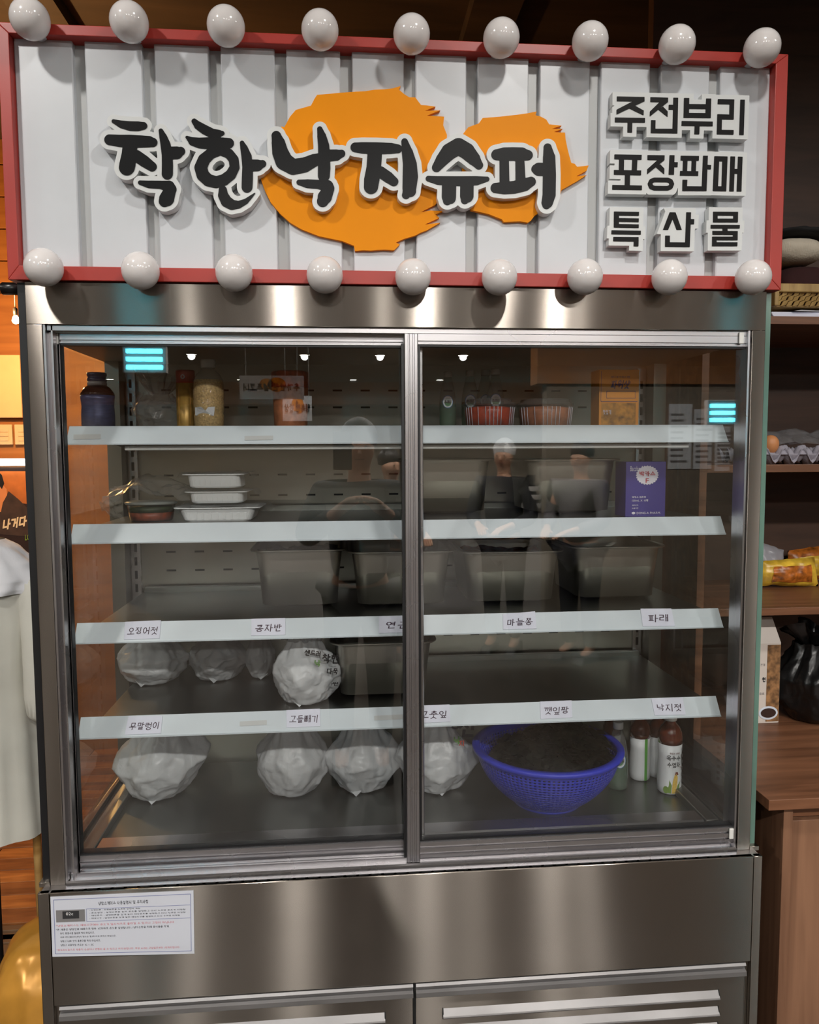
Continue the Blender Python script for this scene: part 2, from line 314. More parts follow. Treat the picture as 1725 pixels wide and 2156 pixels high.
M = dict(
 steel=brushed2('brushed_steel', (156,149,141)),
 steel_in=brushed('interior_steel', (158,156,148), .36, .8, 0),
 shelf_steel=brushed('shelf_steel', (128,130,126), .3, 0),
 alu=brushed('aluminium_profile', (196,194,196), .27, 0, 0, (5,5,5), .04), alumat=brushed('satin_steel', (150,148,148), .5, 0, 0, (5,5,5), .3),
 pan=brushed('pan_steel', (190,186,176), .36, 0, 0, (40,40,40)),
 dark=plain('dark_slot', (8,8,8), .8, var=.02), gasket=plain('black_gasket', (20,20,22), .4, var=.05),
 glass=glassy('door_glass', (.995,.998,.997), 1.56), sideglass=glassy('side_glass', (.93,.96,.95)), edge=plain('green_glass_edge', (98,128,116), .15, var=.2, scale=(1,1,6)),
 clear=glassy('clear_plastic', (.95,.95,.95), 1.45, .05, .06), greenglass=glassy('green_bottle', (.35,.7,.45), 1.45, .03, .35, (.16,.36,.2)), petclear=glassy('clear_bottle', (.86,.9,.88), 1.45, .03, .12),
 red=plain('red_frame_paint', (168,48,38), .42, var=.05), white=plain('white_sheet_metal', (204,208,213), .35, var=.02),
 groove=plain('white_groove', (188,190,190), .4, var=.02), orange=plain('orange_acrylic', (236,144,0), .5, var=.02, spec=.15),
 black=plain('black_acrylic', (11,12,14), .35, var=.04, spec=.18), acryl=plain('milk_acrylic', (212,215,215), .3, var=.01),
 blackprint=plain('black_print', (10,9,10), .5, var=.04, spec=.2), bulb=plain('opal_globe', (226,222,221), .12, var=.01, spec=.8, sss=.85),
 rail=plain('white_price_rail', (200,209,215), .35, var=.03), paper=plain('paper', (214,216,230), .8, var=.02), ink=plain('pen_ink', (62,44,60), .7, var=.1),
 sheet=plain('printed_sheet', (196,199,208), .5, var=.01), inkblack=plain('print_black', (40,42,46), .7), inkred=plain('print_red', (196,120,128), .7), inkblue=plain('print_blue', (110,116,160), .7), lcd=plain('lcd_grey', (120,118,118), .5), lcddark=plain('lcd_dark', (48,48,50), .4), lcdtxt=plain('lcd_digits', (214,214,214), .5),
 bag=film('white_plastic_bag', (240,242,244), .88, .3, .6, (24,24,24)), bag2=film('thin_white_bag', (236,238,240), .72, .3, .7, (28,28,28)), wrap=film('clear_wrap', (220,222,222), .16, .15, .8, (35,35,35)), blackbag=plain('black_bag', (14,14,15), .3, bump=.6, bscale=(30,30,30)),
 printblk=plain('bag_print', (40,36,36), .6), printgrn=plain('bag_print_green', (96,140,66), .6), printred=plain('bag_print_red', (170,70,52), .6),
 blue=plain('blue_plastic', (52,62,186), .35, var=.05), weed=plain('seaweed', (17,18,11), .35, var=.6, scale=(60,60,60), bump=.5),
 navy=plain('navy_bottle', (74,78,110), .35, metal=.3, var=.25, scale=(60,60,300)), navycap=plain('navy_cap', (48,44,82), .35), brownglass=plain('brown_shoulder', (46,26,22), .1), ringw=plain('ring_white', (178,172,172), .4),
 gold=plain('gold_tin', (176,138,66), .35, metal=.3, var=.3, scale=(60,60,60)), redtin=plain('red_tin', (186,50,36), .35), sesame=plain('sesame', (206,172,110), .7, var=.35, scale=(260,260,260), bump=.6), whitecap=plain('white_cap', (214,214,210), .4),
 label=plain('label_white', (222,224,226), .45, var=.02), labelblue=plain('label_blue', (70,120,170), .5), labelgreen=plain('label_green', (96,170,72), .5), tea=plain('brown_tea', (92,42,22), .08, var=.3, scale=(50,50,50), coat=.5), corn=plain('corn_yellow', (214,178,84), .5, var=.2, scale=(200,200,200)), leaf=plain('corn_leaf', (112,140,62), .5), rednail=plain('dark_red_silk', (110,48,36), .6),
 kimchi=plain('kimchi', (196,70,34), .3, var=.4, scale=(60,60,60), bump=.5), kimchi2=plain('kimchi_pale', (190,120,84), .35, var=.3, scale=(60,60,60), bump=.4), tub=plain('white_tray', (226,228,228), .4, var=.01), boxorange=plain('orange_box', (226,146,44), .5, var=.06), boxpurple=plain('purple_box', (66,58,132), .4, var=.06), boxside=plain('purple_box_side', (52,46,112), .4), printpurple=plain('purple_print', (84,64,104), .6), printwhite=plain('white_print', (216,212,222), .6), printcrimson=plain('crimson_print', (178,54,70), .6), photo=plain('food_photo', (176,120,40), .5, var=.6, scale=(70,70,70)),
 greens=plain('greens', (44,56,30), .5, var=.5, scale=(80,80,80)), lid=film('frosted_lid', (196,202,196), .45, .3, .1), foodred=plain('food_red', (140,64,36), .4, var=.5, scale=(70,70,70)),
 ceil=wood('ceiling_board', (52,40,30), (82,64,48), (1,6,1), .6), ceilhall=wood('hall_ceiling', (150,132,110), (176,156,132), (1,6,1), .7), wallwood=wood('wall_wood', (150,92,44), (186,122,62), (1,1,9), .55), darkwall=wood('dark_wall', (66,50,38), (92,70,52), (2,2,6), .7), hallwall=plain('hall_wall', (196,184,164), .8, var=.06, scale=(1,1,1)), partition=plain('partition_wall', (132,120,104), .8, var=.05, scale=(1,1,1)), stripe=plain('pale_stripe', (206,202,196), .7), darkshirt=plain('dark_shirt', (30,30,36), .8, var=.1), greyshirt=plain('grey_shirt', (110,106,108), .8, var=.1), stripeshirt=plain('striped_shirt', (86,80,86), .8, var=.1), trousers=plain('dark_trousers', (34,34,42), .8), personskin=plain('skin', (206,158,128), .5, sss=.1), hair=plain('hair', (20,16,14), .45), capwhite=plain('white_cap_cloth', (224,222,220), .8), hallfloor=wood('hall_floor', (48,40,33), (70,58,48), (4,1,1), .45),
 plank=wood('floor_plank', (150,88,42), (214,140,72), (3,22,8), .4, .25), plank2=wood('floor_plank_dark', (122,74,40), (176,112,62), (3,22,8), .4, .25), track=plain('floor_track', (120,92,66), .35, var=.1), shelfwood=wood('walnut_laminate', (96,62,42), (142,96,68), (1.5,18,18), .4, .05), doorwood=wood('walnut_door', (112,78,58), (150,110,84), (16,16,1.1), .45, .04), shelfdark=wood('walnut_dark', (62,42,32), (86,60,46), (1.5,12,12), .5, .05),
 cloth=plain('white_cloth', (230,231,236), .85, bump=.15, bscale=(240,240,240), var=.01), cream=plain('cream_cloth', (206,204,194), .85, bump=.12, bscale=(240,240,240), var=.02), neckwood=wood('neck_wood', (176,132,72), (206,166,104)), goldbag=plain('gold_bag', (212,152,62), .25, metal=.25, var=.15, bump=.5, bscale=(9,9,9)),
 board=plain('wall_board', (236,208,160), .6, var=.03), switch=plain('switch_plate', (232,206,166), .45, var=.02), blackmetal=plain('black_metal', (18,18,20), .3), ledstrip=glow('led_strip', (255,250,240), 9), bulbglow=glow('warm_bulb', (255,206,140), 60),
 posterdark=plain('poster_dark', (46,26,20), .5, var=.3, scale=(12,12,12)), posterwarm=plain('poster_warm', (190,110,50), .5, var=.4, scale=(8,8,8)), skin=plain('poster_skin', (226,146,92), .5), jacket=plain('poster_jacket', (70,52,44), .5, var=.3, scale=(20,20,20)), posterhair=plain('poster_hair', (22,16,14), .5), postertext=plain('poster_text', (246,226,190), .5), postergreen=plain('poster_green', (150,200,70), .5),
 knit=plain('knit_cloth', (206,196,178), .9, bump=.8, bscale=(300,300,120), var=.05), blackcloth=plain('black_cloth', (18,17,18), .9), maroon=plain('maroon_cloth', (48,16,16), .9, var=.3), bamboo=wood('bamboo', (150,118,66), (196,164,104), (30,30,6), .5), pulp=plain('pulp_tray', (150,146,156), .9, bump=.6, bscale=(160,160,160), var=.06), egg=plain('brown_egg', (196,132,84), .5, var=.05), snack=plain('snack_foil', (226,176,60), .25, var=.5, scale=(24,24,24), bump=.4, bscale=(40,40,40)), snackgrey=plain('snack_foil_grey', (176,174,180), .25, bump=.4, bscale=(40,40,40)), snackpic=plain('snack_picture', (170,96,34), .3, var=.7, scale=(50,50,50)),
 herbs=plain('herb_print', (132,96,62), .5, var=.7, scale=(60,60,60)), herbbase=plain('herb_carton', (206,196,188), .5, var=.03), cupwhite=plain('cup_print', (206,214,226), .5), lamp=glow('downlight_disc', (255,248,236), 70), cyan=glow('cyan_tube', (90,225,255), 20), lampring=plain('lamp_ring', (220,218,212), .4),
)

# ================================================================== the setting
FW = .75
struct(MB().box(-7, 8, -.4, 2.6, CEIL, CEIL+.1).build('ceiling', M['ceil'])); struct(MB().box(-7, 8, -24, -.4, CEIL, CEIL+.1).build('ceiling_hall', M['ceilhall']))
beams = thing('trim_1', None, None, (0, 1.0, CEIL)); beams['kind'] = 'structure'
for x in (.3, 1.05, 1.8, 2.55, -1.2, -2.2):
    MB().hexa([(x,-.2,CEIL-.05),(x+.16,-.2,CEIL-.05),(x+.16,2.55,CEIL-.05),(x,2.55,CEIL-.05),(x,-.2,CEIL),(x+.16,-.2,CEIL),(x+.16,2.55,CEIL),(x,2.55,CEIL)]).build('ceiling_beam', M['ceil'], beams)
struct(MB().box(-7, 8, -24, .78, -.1, -.06).build('floor', M['hallfloor']))
# raised plank floor behind the showcase, with its sliding-door track
pf = struct(MB().box(-3, 3, .80, 2.6, -.1, -.012).build('floor_raised', M['track']))
pm = {}
for i in range(20):
    y0 = .985 + i*.082
    if y0 > 2.5: break
    off = (i*.37) % 1.1
    for j in range(-3, 3):
        a, b = j*1.1 + off, j*1.1 + off + 1.1
        if b < -2.3 or a > -.4: continue
        k = (i + j) % 2
        if k not in pm: pm[k] = MB().box(-.548, .548, -.0395, .0395, -.012, 0).mesh('plank', M['plank' if k else 'plank2'])
        o = link('plank', pm[k], pf, .0015); o.location = ((a+b)/2, y0, random.uniform(-.0008, .0008))
for y0, y1, z in ((.80,.845,-.02),(.853,.868,-.006),(.876,.905,-.012),(.913,.94,-.004)):
    MB().box(-2.4, -.3, y0, y1, -.05, z).build('track_strip', M['track'], pf, .002)
struct(MB().box(-3, 3, .70, .799, -.1, -.03).build('trim_2', M['track'], None, .004))
# back wall, horizontal boards on the left stretch
wb = struct(MB().box(-7, 8, 2.45, 2.6, -.1, CEIL).build('wall_back', M['darkwall'])); MB().box(-2.85, -.6, 2.43, 2.45, -.1, 2.27).build('wall_panel', M['wallwood'], wb)
bm_ = MB().box(-.9, .9, -.012, .012, -.072, .072).mesh('wall_board_strip', M['wallwood'])
for i in range(15, 20):
    o = link('wall_board', bm_, wb, .003); o.location = (-1.95, 2.436, .1 + i*.15)
struct(MB().box(-7.1, -7, -24, 2.6, -.1, CEIL).build('wall_left', M['hallwall']))
struct(MB().box(8, 8.1, -24, 2.6, -.1, CEIL).build('wall_right', M['hallwall']))
struct(MB().box(-7, 8, -24.1, -24, -.1, CEIL).build('wall_front', M['hallwall']))
# plywood wall at the right, behind the shelving
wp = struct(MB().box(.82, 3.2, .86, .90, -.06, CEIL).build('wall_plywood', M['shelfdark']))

# ceiling downlights of the hall (seen in the glass)
lm_r = MB().lathe([(.075,0),(.095,0),(.095,-.012),(.075,-.006)], 24, caps=False).mesh('downlight_ring', M['lampring'])
lm_d = MB().lathe([(.0001,-.004),(.076,-.004)], 24, caps=False).mesh('downlight_disc', M['lamp'])
spots = [(a, b) for a, b, c in LAMPS]
for k, (x, y) in enumerate(spots):
    t = thing('downlight', 'round recessed ceiling downlight with white ring, seen reflected in the glass doors', 'downlight', (x, y, CEIL), 'ceiling downlights')
    for nm, me in (('trim_ring', lm_r), ('diffuser', lm_d)):
        o = bpy.data.objects.new(nm, me); COL.objects.link(o); o.parent = t

# ================================================================== showcase fridge
Z1 = .6317; FL = .6488; YB = .5825; YF = .182; SL = [1.5576, 1.3483, 1.1335, .9246]
HT, HB = (aty(1644,607.5,.02).z + aty(18,583,.02).z)/2 - .0055, 1.7456
fr = thing('showcase_fridge', 'wide stainless steel refrigerated display case with sliding glass doors under the signboard', 'fridge', (0, .3, -.06))
def X(px, py, y=.03): return aty(px, py, y).x
def Zp(px, py, y=.03): return aty(px, py, y).z
# ---- base
xs0, xs1 = X(108, 1990, 0), X(1583.5, 1950, 0)
base = MB().box(-FW+.002, FW-.002, .012, .66, -.06, Z1-.004).build('base_body', M['steel'], fr)
MB().box(-FW, xs0-.0008, 0, .012, -.04, Z1).build('corner_strip', M['steel'], fr, .0015)
MB().box(xs1+.0008, FW, 0, .012, -.04, Z1).build('corner_strip', M['steel'], fr, .0015)
z2 = .395
fp = MB().box(xs0, xs1, 0, .012, z2, Z1).build('front_panel', M['steel'], fr, .0015)
# louvred lower doors with their grip profiles
xg = X(873, 2100, 0)
for k, (a, b) in enumerate(((xs0+.011, xg-.003), (xg+.003, xs1-.012))):
    d = MB().box(a, b, .002, .012, .02, z2-.03).build('lower_door', M['steel'], fr, .001)
    MB().prismx([(.012,z2-.001),(-.001,z2-.001),(-.004,z2-.006),(.003,z2-.0085),(.003,z2-.014),(-.006,z2-.0185),(-.0075,z2-.027),(-.003,z2-.0295),(.012,z2-.0295)], a, b).build('grip_profile', M['alumat'], d)
    if k == 0: la, lb = a + .06, X(811, 2128, 0)
    else: la, lb = X(933, 2126, 0), X(1514, 2092, 0)
    for q in range(5):
        zz = .337 - .037*q
        MB().prismx([(.004,zz+.0),(-.006,zz-.016),(-.0085,zz-.0175),(-.0085,zz-.019),(.004,zz-.0195)], la, lb).build('louvre', M['alumat'], d)
        for e in (la, lb): MB().prismx([(.0035,zz+.001),(-.006,zz-.0165),(.0035,zz-.0195)], e-.0012, e+.0012).build('louvre_end', M['dark'], d)
MB().box(xg-.003, xg+.003, .003, .012, .02, z2).build('door_gap', M['dark'], fr)
# ---- ledge with slots, lower track
MB().box(-FW+.004, FW-.004, .002, .034, Z1-.004, Z1).build('ledge', M['alu'], fr)
sm_ = MB().box(-.0098, .0098, -.0016, .0016, 0, .0006).mesh('vent_slot', M['dark'])
n_ = 53; xa, xb = X(166, 1874, .008), X(1528, 1800, .008)
for i in range(n_):
    o = link('vent_slot', sm_, fr); o.location = (xa + (xb-xa)*i/(n_-1), .0075, Z1)
tk = MB()
tk.prismx([(.016,Z1),(.016,Z1+.010),(.020,Z1+.012),(.024,Z1+.010),(.024,Z1+.004),(.044,Z1+.004),(.044,Z1+.014),(.048,Z1+.014),(.048,Z1+.004),(.074,Z1+.004),(.074,Z1+.016),(.08,Z1+.016),(.08,Z1)], -.70, .70)
tk.build('lower_track', M['alu'], fr)
# ---- header, posts, side glass, back, top
MB().box(-.735, .7365, .028, .05, HB, HT).build('header_panel', M['steel'], fr, .001)
MB().box(-.745, .745, .05, .64, HB-.012, HT).build('top_box', M['steel_in'], fr)
MB().box(-.70, .70, .036, .078, HB-.010, HB-.0005).build('upper_track', M['alu'], fr)
for s in (-1, 1):
    x0, x1 = (-.735, -.706) if s < 0 else (.708, .7365)
    MB().box(x0, x1, .028, .045, Z1, HB).build('corner_post', M['steel'], fr, .001)
    gx = sorted((s*.7375, s*.7525))
    g = MB().box(gx[0]+.0015, gx[1]-.0015, .040, .62, Z1+.006, HT-.002).build('side_glass', M['sideglass'], fr)
    if s > 0: MB().box(gx[0], gx[1], .0385, .0402, Z1+.006, HT).build('glass_edge', M['edge'], g)
    else: MB().box(gx[0], gx[1], .0385, .0402, Z1+.006, HT).build('glass_edge', M['gasket'], g)
    MB().box(gx[0]-.002*(s>0)-.004*(s<0), gx[1]+.004*(s>0)+.002*(s<0), .026, .63, Z1-.002, Z1+.008).build('glass_shoe', M['steel'], g, .001)
    MB().box(*sorted((s*.7385, s*.704)), YB-.06, .64, Z1, HT-.01).build('rear_post', M['steel_in'], fr)
    # slotted shelf standards
    st = MB().box(*sorted((s*.701, s*.677)), YB-.012, YB-.001, FL+.02, HB-.02).build('shelf_standard', M['alu'], fr)
    ss = MB().box(-.0035, .0035, -.0006, .0006, -.011, .011).mesh('standard_slot', M['dark'])
    for q in range(28):
        o = link('standard_slot', ss, st); o.location = (s*.689, YB-.0125, FL+.06+q*.036)
bp = MB().box(-.71, .71, YB, .63, Z1, HB).build('back_panel', M['steel_in'], fr)
sb = MB()
sb.prismx([(0,-.0024),(.001,-.0024),(.001,.0024),(0,.0024)], -.0125, .0125)
sbm = sb.mesh('air_slot', M['dark'])
for zc in (.735, .79, .99, 1.04, 1.185, 1.235, 1.385, 1.44, 1.62, 1.665):
    for i in range(17):
        xx = -.60 + i*.075
        o = link('air_slot', sbm, bp); o.location = (xx, YB-.001, zc)
# floor pan and sill
MB().box(-.70, .70, .15, YB, FL-.02, FL).build('floor_pan', M['shelf_steel'], fr)
for s in (-1, 1): MB().prismx([(.10,FL),(.10,FL+.018),(.58,FL+.018),(.58,FL)], *sorted((s*.702, s*.672))).build('floor_side_rim', M['steel_in'], fr, .002)
MB().prismx([(.10,FL-.01),(.10,FL+.012),(.106,FL+.016),(.150,FL+.016),(.152,FL+.0),(.152,FL-.01)], -.668, .668).build('sill_plate', M['alu'], fr)
rb = MB()
for i in range(320):
    x0 = -.69 + i*.0043; rb.prismx([(.083,Z1+.016),(.0825,FL+.004),(.0855,FL+.012),(.10,FL+.012),(.10,Z1+.016)], x0, x0+.0027)
tag(rb.build('ribbed_gasket', M['alu'], fr), kind='stuff')
MB().box(-.70, .70, .086, .10, Z1+.004, FL+.008).build('gasket_base', M['gasket'], fr)
# ---- shelves with slanted price rails
DY, DZ = .0258, .0373
RLX, RRX = -.715, .7285
for k, z in enumerate(SL):
    sh = MB().box(-.672 if k else -.69, .699, YF+.004, YB-.013, z-.022, z-.003).build('shelf', M['shelf_steel'], fr, .002)
    MB().prismx([(YF+.003,z-.001),(YF+.0005,z),(YF-DY,z-DZ),(YF-DY-.0025,z-DZ+.0005),(YF-DY-.0025,z-DZ-.0025),(YF-DY+.003,z-DZ-.0025),(YF+.004,z-.004)], RLX, RRX).build('price_rail', M['rail'], sh)
    MB().box(-.665, .69, YB-.030, YB-.014, z-.004, z+.012).build('rear_lip', M['shelf_steel'], sh, .001)
    for s in (-1, 1):
        MB().prismx([(YF+.02,z-.022),(YB-.012,z-.022),(YB-.012,z-.055),(YB-.05,z-.05)], *sorted((s*.684, s*.680))).build('shelf_bracket', M['alu'], sh)
MB().box(-.6, .645, YF-.01, YF+.006, SL[0]-.052, SL[0]-.042).build('lamp_strip', M['whitecap'], fr, .002)
# ---- sliding doors
def door(px, yg, xl0, xl1, xr0, xr1, zt0, zt1, zb0, zb1, front):
    """glass between xl1..xr0 and zb1..zt0; stiles and rails around it"""
    d = MB().box(xl1-.006, xr0+.006, yg-.003, yg+.003, zb1-.004, zt0+.004).build('door_glass', M['glass'], fr)
    MB().box(xl1-.006, xr0+.006, yg+.009, yg+.013, zb1-.004, zt0+.004).build('inner_pane', M['glass'], d)
    return d
# right door runs in the front track, left door behind
def stile(parent, x0, x1, y0, y1, z0, z1, ridges=2):
    p = [(x0,y1),(x0,y0+.002),(x0+.0015,y0)]; wd = x1-x0
    for i in range(ridges):
        c = x0 + wd*(i+1)/(ridges+1); p += [(c-.0022,y0),(c-.0012,y0+.0016),(c+.0012,y0+.0016),(c+.0022,y0)]
    p += [(x1-.0015,y0),(x1,y0+.002),(x1,y1)]
    return MB().prismz(p, z0, z1).build('door_stile', M['alu'], parent)
def hrail(parent, nm, x0, x1, y0, y1, z0, z1, ridge):
    h = z1-z0; p = [(y1,z0),(y0,z0)]
    for r in ridge: p += [(y0,z0+h*r-.003),(y0+.004,z0+h*r-.002),(y0+.004,z0+h*r+.001),(y0,z0+h*r+.002)]
    p += [(y0,z1),(y1,z1)]
    return MB().prismx(p, x0, x1).build(nm, M['alu'], parent)
ZT = HB-.011; ZB = Z1+.014
# right door
yr = .036; R0, R1 = X(854, 1200, yr), X(882.5, 1200, yr); R2, R3 = X(1562, 1200, yr), X(1576, 1200, yr)
rt0 = Zp(1200, 729, yr); rb1 = Zp(1200, 1757, yr)
rd = MB().box(R1-.002, R2+.004, yr+.006, yr+.010, rb1-.004, rt0+.004).build('sliding_door', M['glass'], fr)
rd['label'] = 'right sliding glass door pane'
MB().box(R1-.002, R2+.004, yr+.016, yr+.019, rb1-.004, rt0+.004).build('inner_pane', M['glass'], rd)
stile(rd, R0, R1, yr, yr+.024, Z1+.006, ZT); 
MB().box(R0-.0055, R0-.0005, yr+.004, yr+.022, ZB, rt0+.004).build('gasket_strip', M['gasket'], rd)
MB().box(R1+.0002, R1+.0042, yr+.002, yr+.022, rb1, rt0).build('gasket_strip', M['gasket'], rd)
stile(rd, R3-.001, .708, yr, yr+.024, Z1+.006, ZT, 1)
MB().box(R2, R3-.0012, yr+.001, yr+.022, rb1, rt0).build('gasket_strip', M['gasket'], rd)
hrail(rd, 'top_rail', R1, R3, yr, yr+.024, rt0+.002, ZT, (.25,))
MB().box(R1, R3, yr+.003, yr+.022, rt0-.002, rt0+.002).build('gasket_strip', M['gasket'], rd)
hrail(rd, 'bottom_rail', R1, R3, yr, yr+.024, Z1+.012, rb1-.002, (.35,.72))
MB().box(R1, R3, yr+.003, yr+.022, rb1-.002, rb1+.003).build('gasket_strip', M['gasket'], rd)
# left door (set back)
yl = .062; L0, L1 = -.706, X(131, 1000, yl); L2 = X(850, 1200, yl)
lt0 = Zp(500, 727, yl); lb1 = Zp(500, 1785, yl)
ld = MB().box(L1-.002, L2+.02, yl+.006, yl+.010, lb1-.004, lt0+.004).build('sliding_door', M['glass'], fr)
ld['label'] = 'left sliding glass door pane'
MB().box(L1-.002, L2+.02, yl+.016, yl+.019, lb1-.004, lt0+.004).build('inner_pane', M['glass'], ld)
stile(ld, -.6885, L1, yl, yl+.024, Z1+.006, ZT, 1)
MB().box(L1+.0002, L1+.0055, yl+.003, yl+.022, lb1, lt0).build('gasket_strip', M['gasket'], ld)
hrail(ld, 'top_rail', L1, L2+.02, yl, yl+.024, lt0+.002, ZT, (.25,))
MB().box(L1, L2+.02, yl+.003, yl+.022, lt0-.002, lt0+.002).build('gasket_strip', M['gasket'], ld)
hrail(ld, 'bottom_rail', L1, L2+.02, yl, yl+.024, Z1+.014, lb1-.002, (.55,))
MB().box(L1, L2+.02, yl+.003, yl+.022, lb1-.002, lb1+.003).build('gasket_strip', M['gasket'], ld)
stile(ld, L2+.018, L2+.042, yl, yl+.024, Z1+.016, ZT, 0)
# side channels the doors close into
for a, b in ((-.7055, -.690), (.7005, .7075)):
    MB().prismz([(a,.078),(a,.03),(a+.004,.03),(a+.004,.05),(b-.003,.05),(b-.003,.036),(b,.036),(b,.078)], Z1+.003, HB).build('side_channel', M['alu'], fr)
for px, py, y in ((118, 712, yl), (134, 1806, yl), (1561, 712, yr), (1540, 1755, yr)):
    c = aty(px, py, y-.002); MB().box(c.x-.005, c.x+.005, c.y-.003, c.y+.002, c.z-.012, c.z+.012).build('corner_clip', M['whitecap'], fr, .002)

# ---- printed instruction sheet taped to the base
qs = [aty(px, py, -.0012) for px, py in ((106,1888.5),(407.5,1875),(409.5,2008),(110.5,2014.5))]
sheet = thing('instruction_sheet', 'white printed Korean instruction sheet taped on the steel base below the left door', 'notice', qs[3])
q8 = [qs[3], qs[2], qs[2]+Vector((0,.001,0)), qs[3]+Vector((0,.001,0)), qs[0], qs[1], qs[1]+Vector((0,.001,0)), qs[0]+Vector((0,.001,0))]
MB().hexa(q8).build('paper', M['sheet'], sheet)
fn0 = quadfn(qs); fnS = lambda u, v: fn0(u, v) + Vector((0, -.0004, 0))
def qrect(m, fn, u0, v0, u1, v1): m.add([fn(u0,v0), fn(u1,v0), fn(u1,v1), fn(u0,v1)], [(0,1,2,3)]); return m
bd = MB()
for u0,v0,u1,v1 in ((.02,.045,.98,.053),(.02,.945,.98,.953),(.02,.045,.0235,.953),(.9765,.045,.98,.953),(.245,.775,.975,.781),(.245,.57,.975,.576),(.245,.57,.2475,.781)): qrect(bd, fnS, u0, v0, u1, v1)
bd.build('border', M['inkblue'], sheet)
flat_text('냉장쇼케이스 사용설명서 및 주의사항', fnS, 'lettering', M['inkblack'], sheet, (.33,.83,.68,.89))
qrect(MB(), fnS, .035, .575, .235, .775).build('control_photo', M['lcd'], sheet)
fnT = lambda u, v: fn0(u, v) + Vector((0, -.0007, 0)); fnU = lambda u, v: fn0(u, v) + Vector((0, -.0010, 0))
qrect(MB(), fnT, .08, .63, .195, .755).build('display', M['lcddark'], sheet)
flat_text('02c', fnU, 'lettering', M['lcdtxt'], sheet, (.105,.69,.155,.735))
rows = [('- 전원버튼 : 전원버튼을 누르면 전원이 켜짐', .265,.745,.62,.768,'inkblack'), ('- 온도설정 : 설정버튼을 눌러 온도를 설정하고 다시 누르면 온도가 저장됨', .265,.700,.94,.723,'inkblack'),
 ('- 제상온도 : 설정버튼을 길게 눌러 제상온도를 설정하고 다시 누르면 저장됨', .265,.655,.94,.678,'inkblack'), ('- 제상시간 : 설정버튼을 길게 눌러 제상시간을 설정하고 다시 누르면 저장됨', .265,.61,.90,.633,'inkblack'),
 ('*냉장쇼케이스는 제상시간에는 온도가 일시적으로 올라갈 수 있으니 고장이 아닙니다', .03,.50,.86,.535,'inkred'), ('*본 제품은 냉장전용 제품으로 영하 1C이하로 온도를 설정합니다 / 냉기순환을 위해 음식물을 적게', .03,.435,.82,.47,'inkblack'),
 ('하단 통풍구를 절대로 막지 마십시오.', .06,.37,.30,.405,'inkblack'), ('내부 라디에이터(팬)의 청소는 월1회 이상 반드시 하십시오.', .06,.305,.45,.34,'inkblack'), ('냉장고 내부 안의 통풍구를 막지 마십시오.', .06,.24,.34,.275,'inkblack'), ('냉장고 사용적정 온도는 1C ~ 5C', .06,.175,.29,.21,'inkblack'),
 ('*용도외사용으로 제품의 손상이나 변형이 올 수 있으니 주의 바랍니다. 무상 A/S는 구입일로부터 1년까지입니다.', .03,.095,.90,.13,'inkred')]
for bt, u0, v0, u1, v1, mt in rows: flat_text(bt, fnS, 'lettering', M[mt], sheet, (u0,v0,u1,v1))

# ================================================================== signboard
YS = .02; YPn = .04
sg = thing('shop_sign', 'white panelled shop signboard in a red frame with large black Korean lettering and globe bulbs', 'sign', (0, .06, HT+.0015))
def SP(px, py, y=YS): return aty(px, py, y)
A, B_, C_, D_ = SP(-9,46.5), SP(1662,113), SP(1644,607.5), SP(18,583)      # outer corners
sx0, sx1 = (A.x + D_.x)/2, (B_.x + C_.x)/2; szt, szb = (A.z + B_.z)/2, (C_.z + D_.z)/2 - .004
ix0, ix1 = SP(30, 340).x, SP(1627.5, 360).x; izt, izb = SP(862, 103).z, szb + .0265
YD = .10
for nm, poly in (('frame_bar', [(sx0,szt),(sx1,szt),(ix1,izt),(ix0,izt)]), ('frame_bar', [(sx0,szb),(ix0,izb),(ix1,izb),(sx1,szb)]), ('frame_bar', [(sx0,szt),(ix0,izt),(ix0,izb),(sx0,szb)]), ('frame_bar', [(sx1,szt),(sx1,szb),(ix1,izb),(ix1,izt)])):
    n = len(poly); m = MB().add([(x,YS,z) for x,z in poly] + [(x,YD,z) for x,z in poly], [tuple(range(n)), tuple(range(n,2*n))[::-1]] + [(i,(i+1)%n,n+(i+1)%n,n+i) for i in range(n)])
    m.build(nm, M['red'], sg, .0012)
MB().box(ix0+.0, ix1, YPn+.016, YD-.005, izb, izt).build('backing_sheet', M['groove'], sg)
gc = [SP(px, 330, YPn).x for px in (173, 318, 457, 594, 731, 864, 994, 1124, 1252, 1378, 1502)]
gw = .0112; ed = [ix0] + gc + [ix1]
for i in range(12):
    a = ed[i] + (gw if i else .0); b = ed[i+1] - (gw if i < 11 else 0)
    MB().prismz([(a,YPn+.0165),(a,YPn+.002),(a+.002,YPn),(b-.002,YPn),(b,YPn+.002),(b,YPn+.0165)], izb-.001, izt+.001).build('panel_board', M['white'], sg)
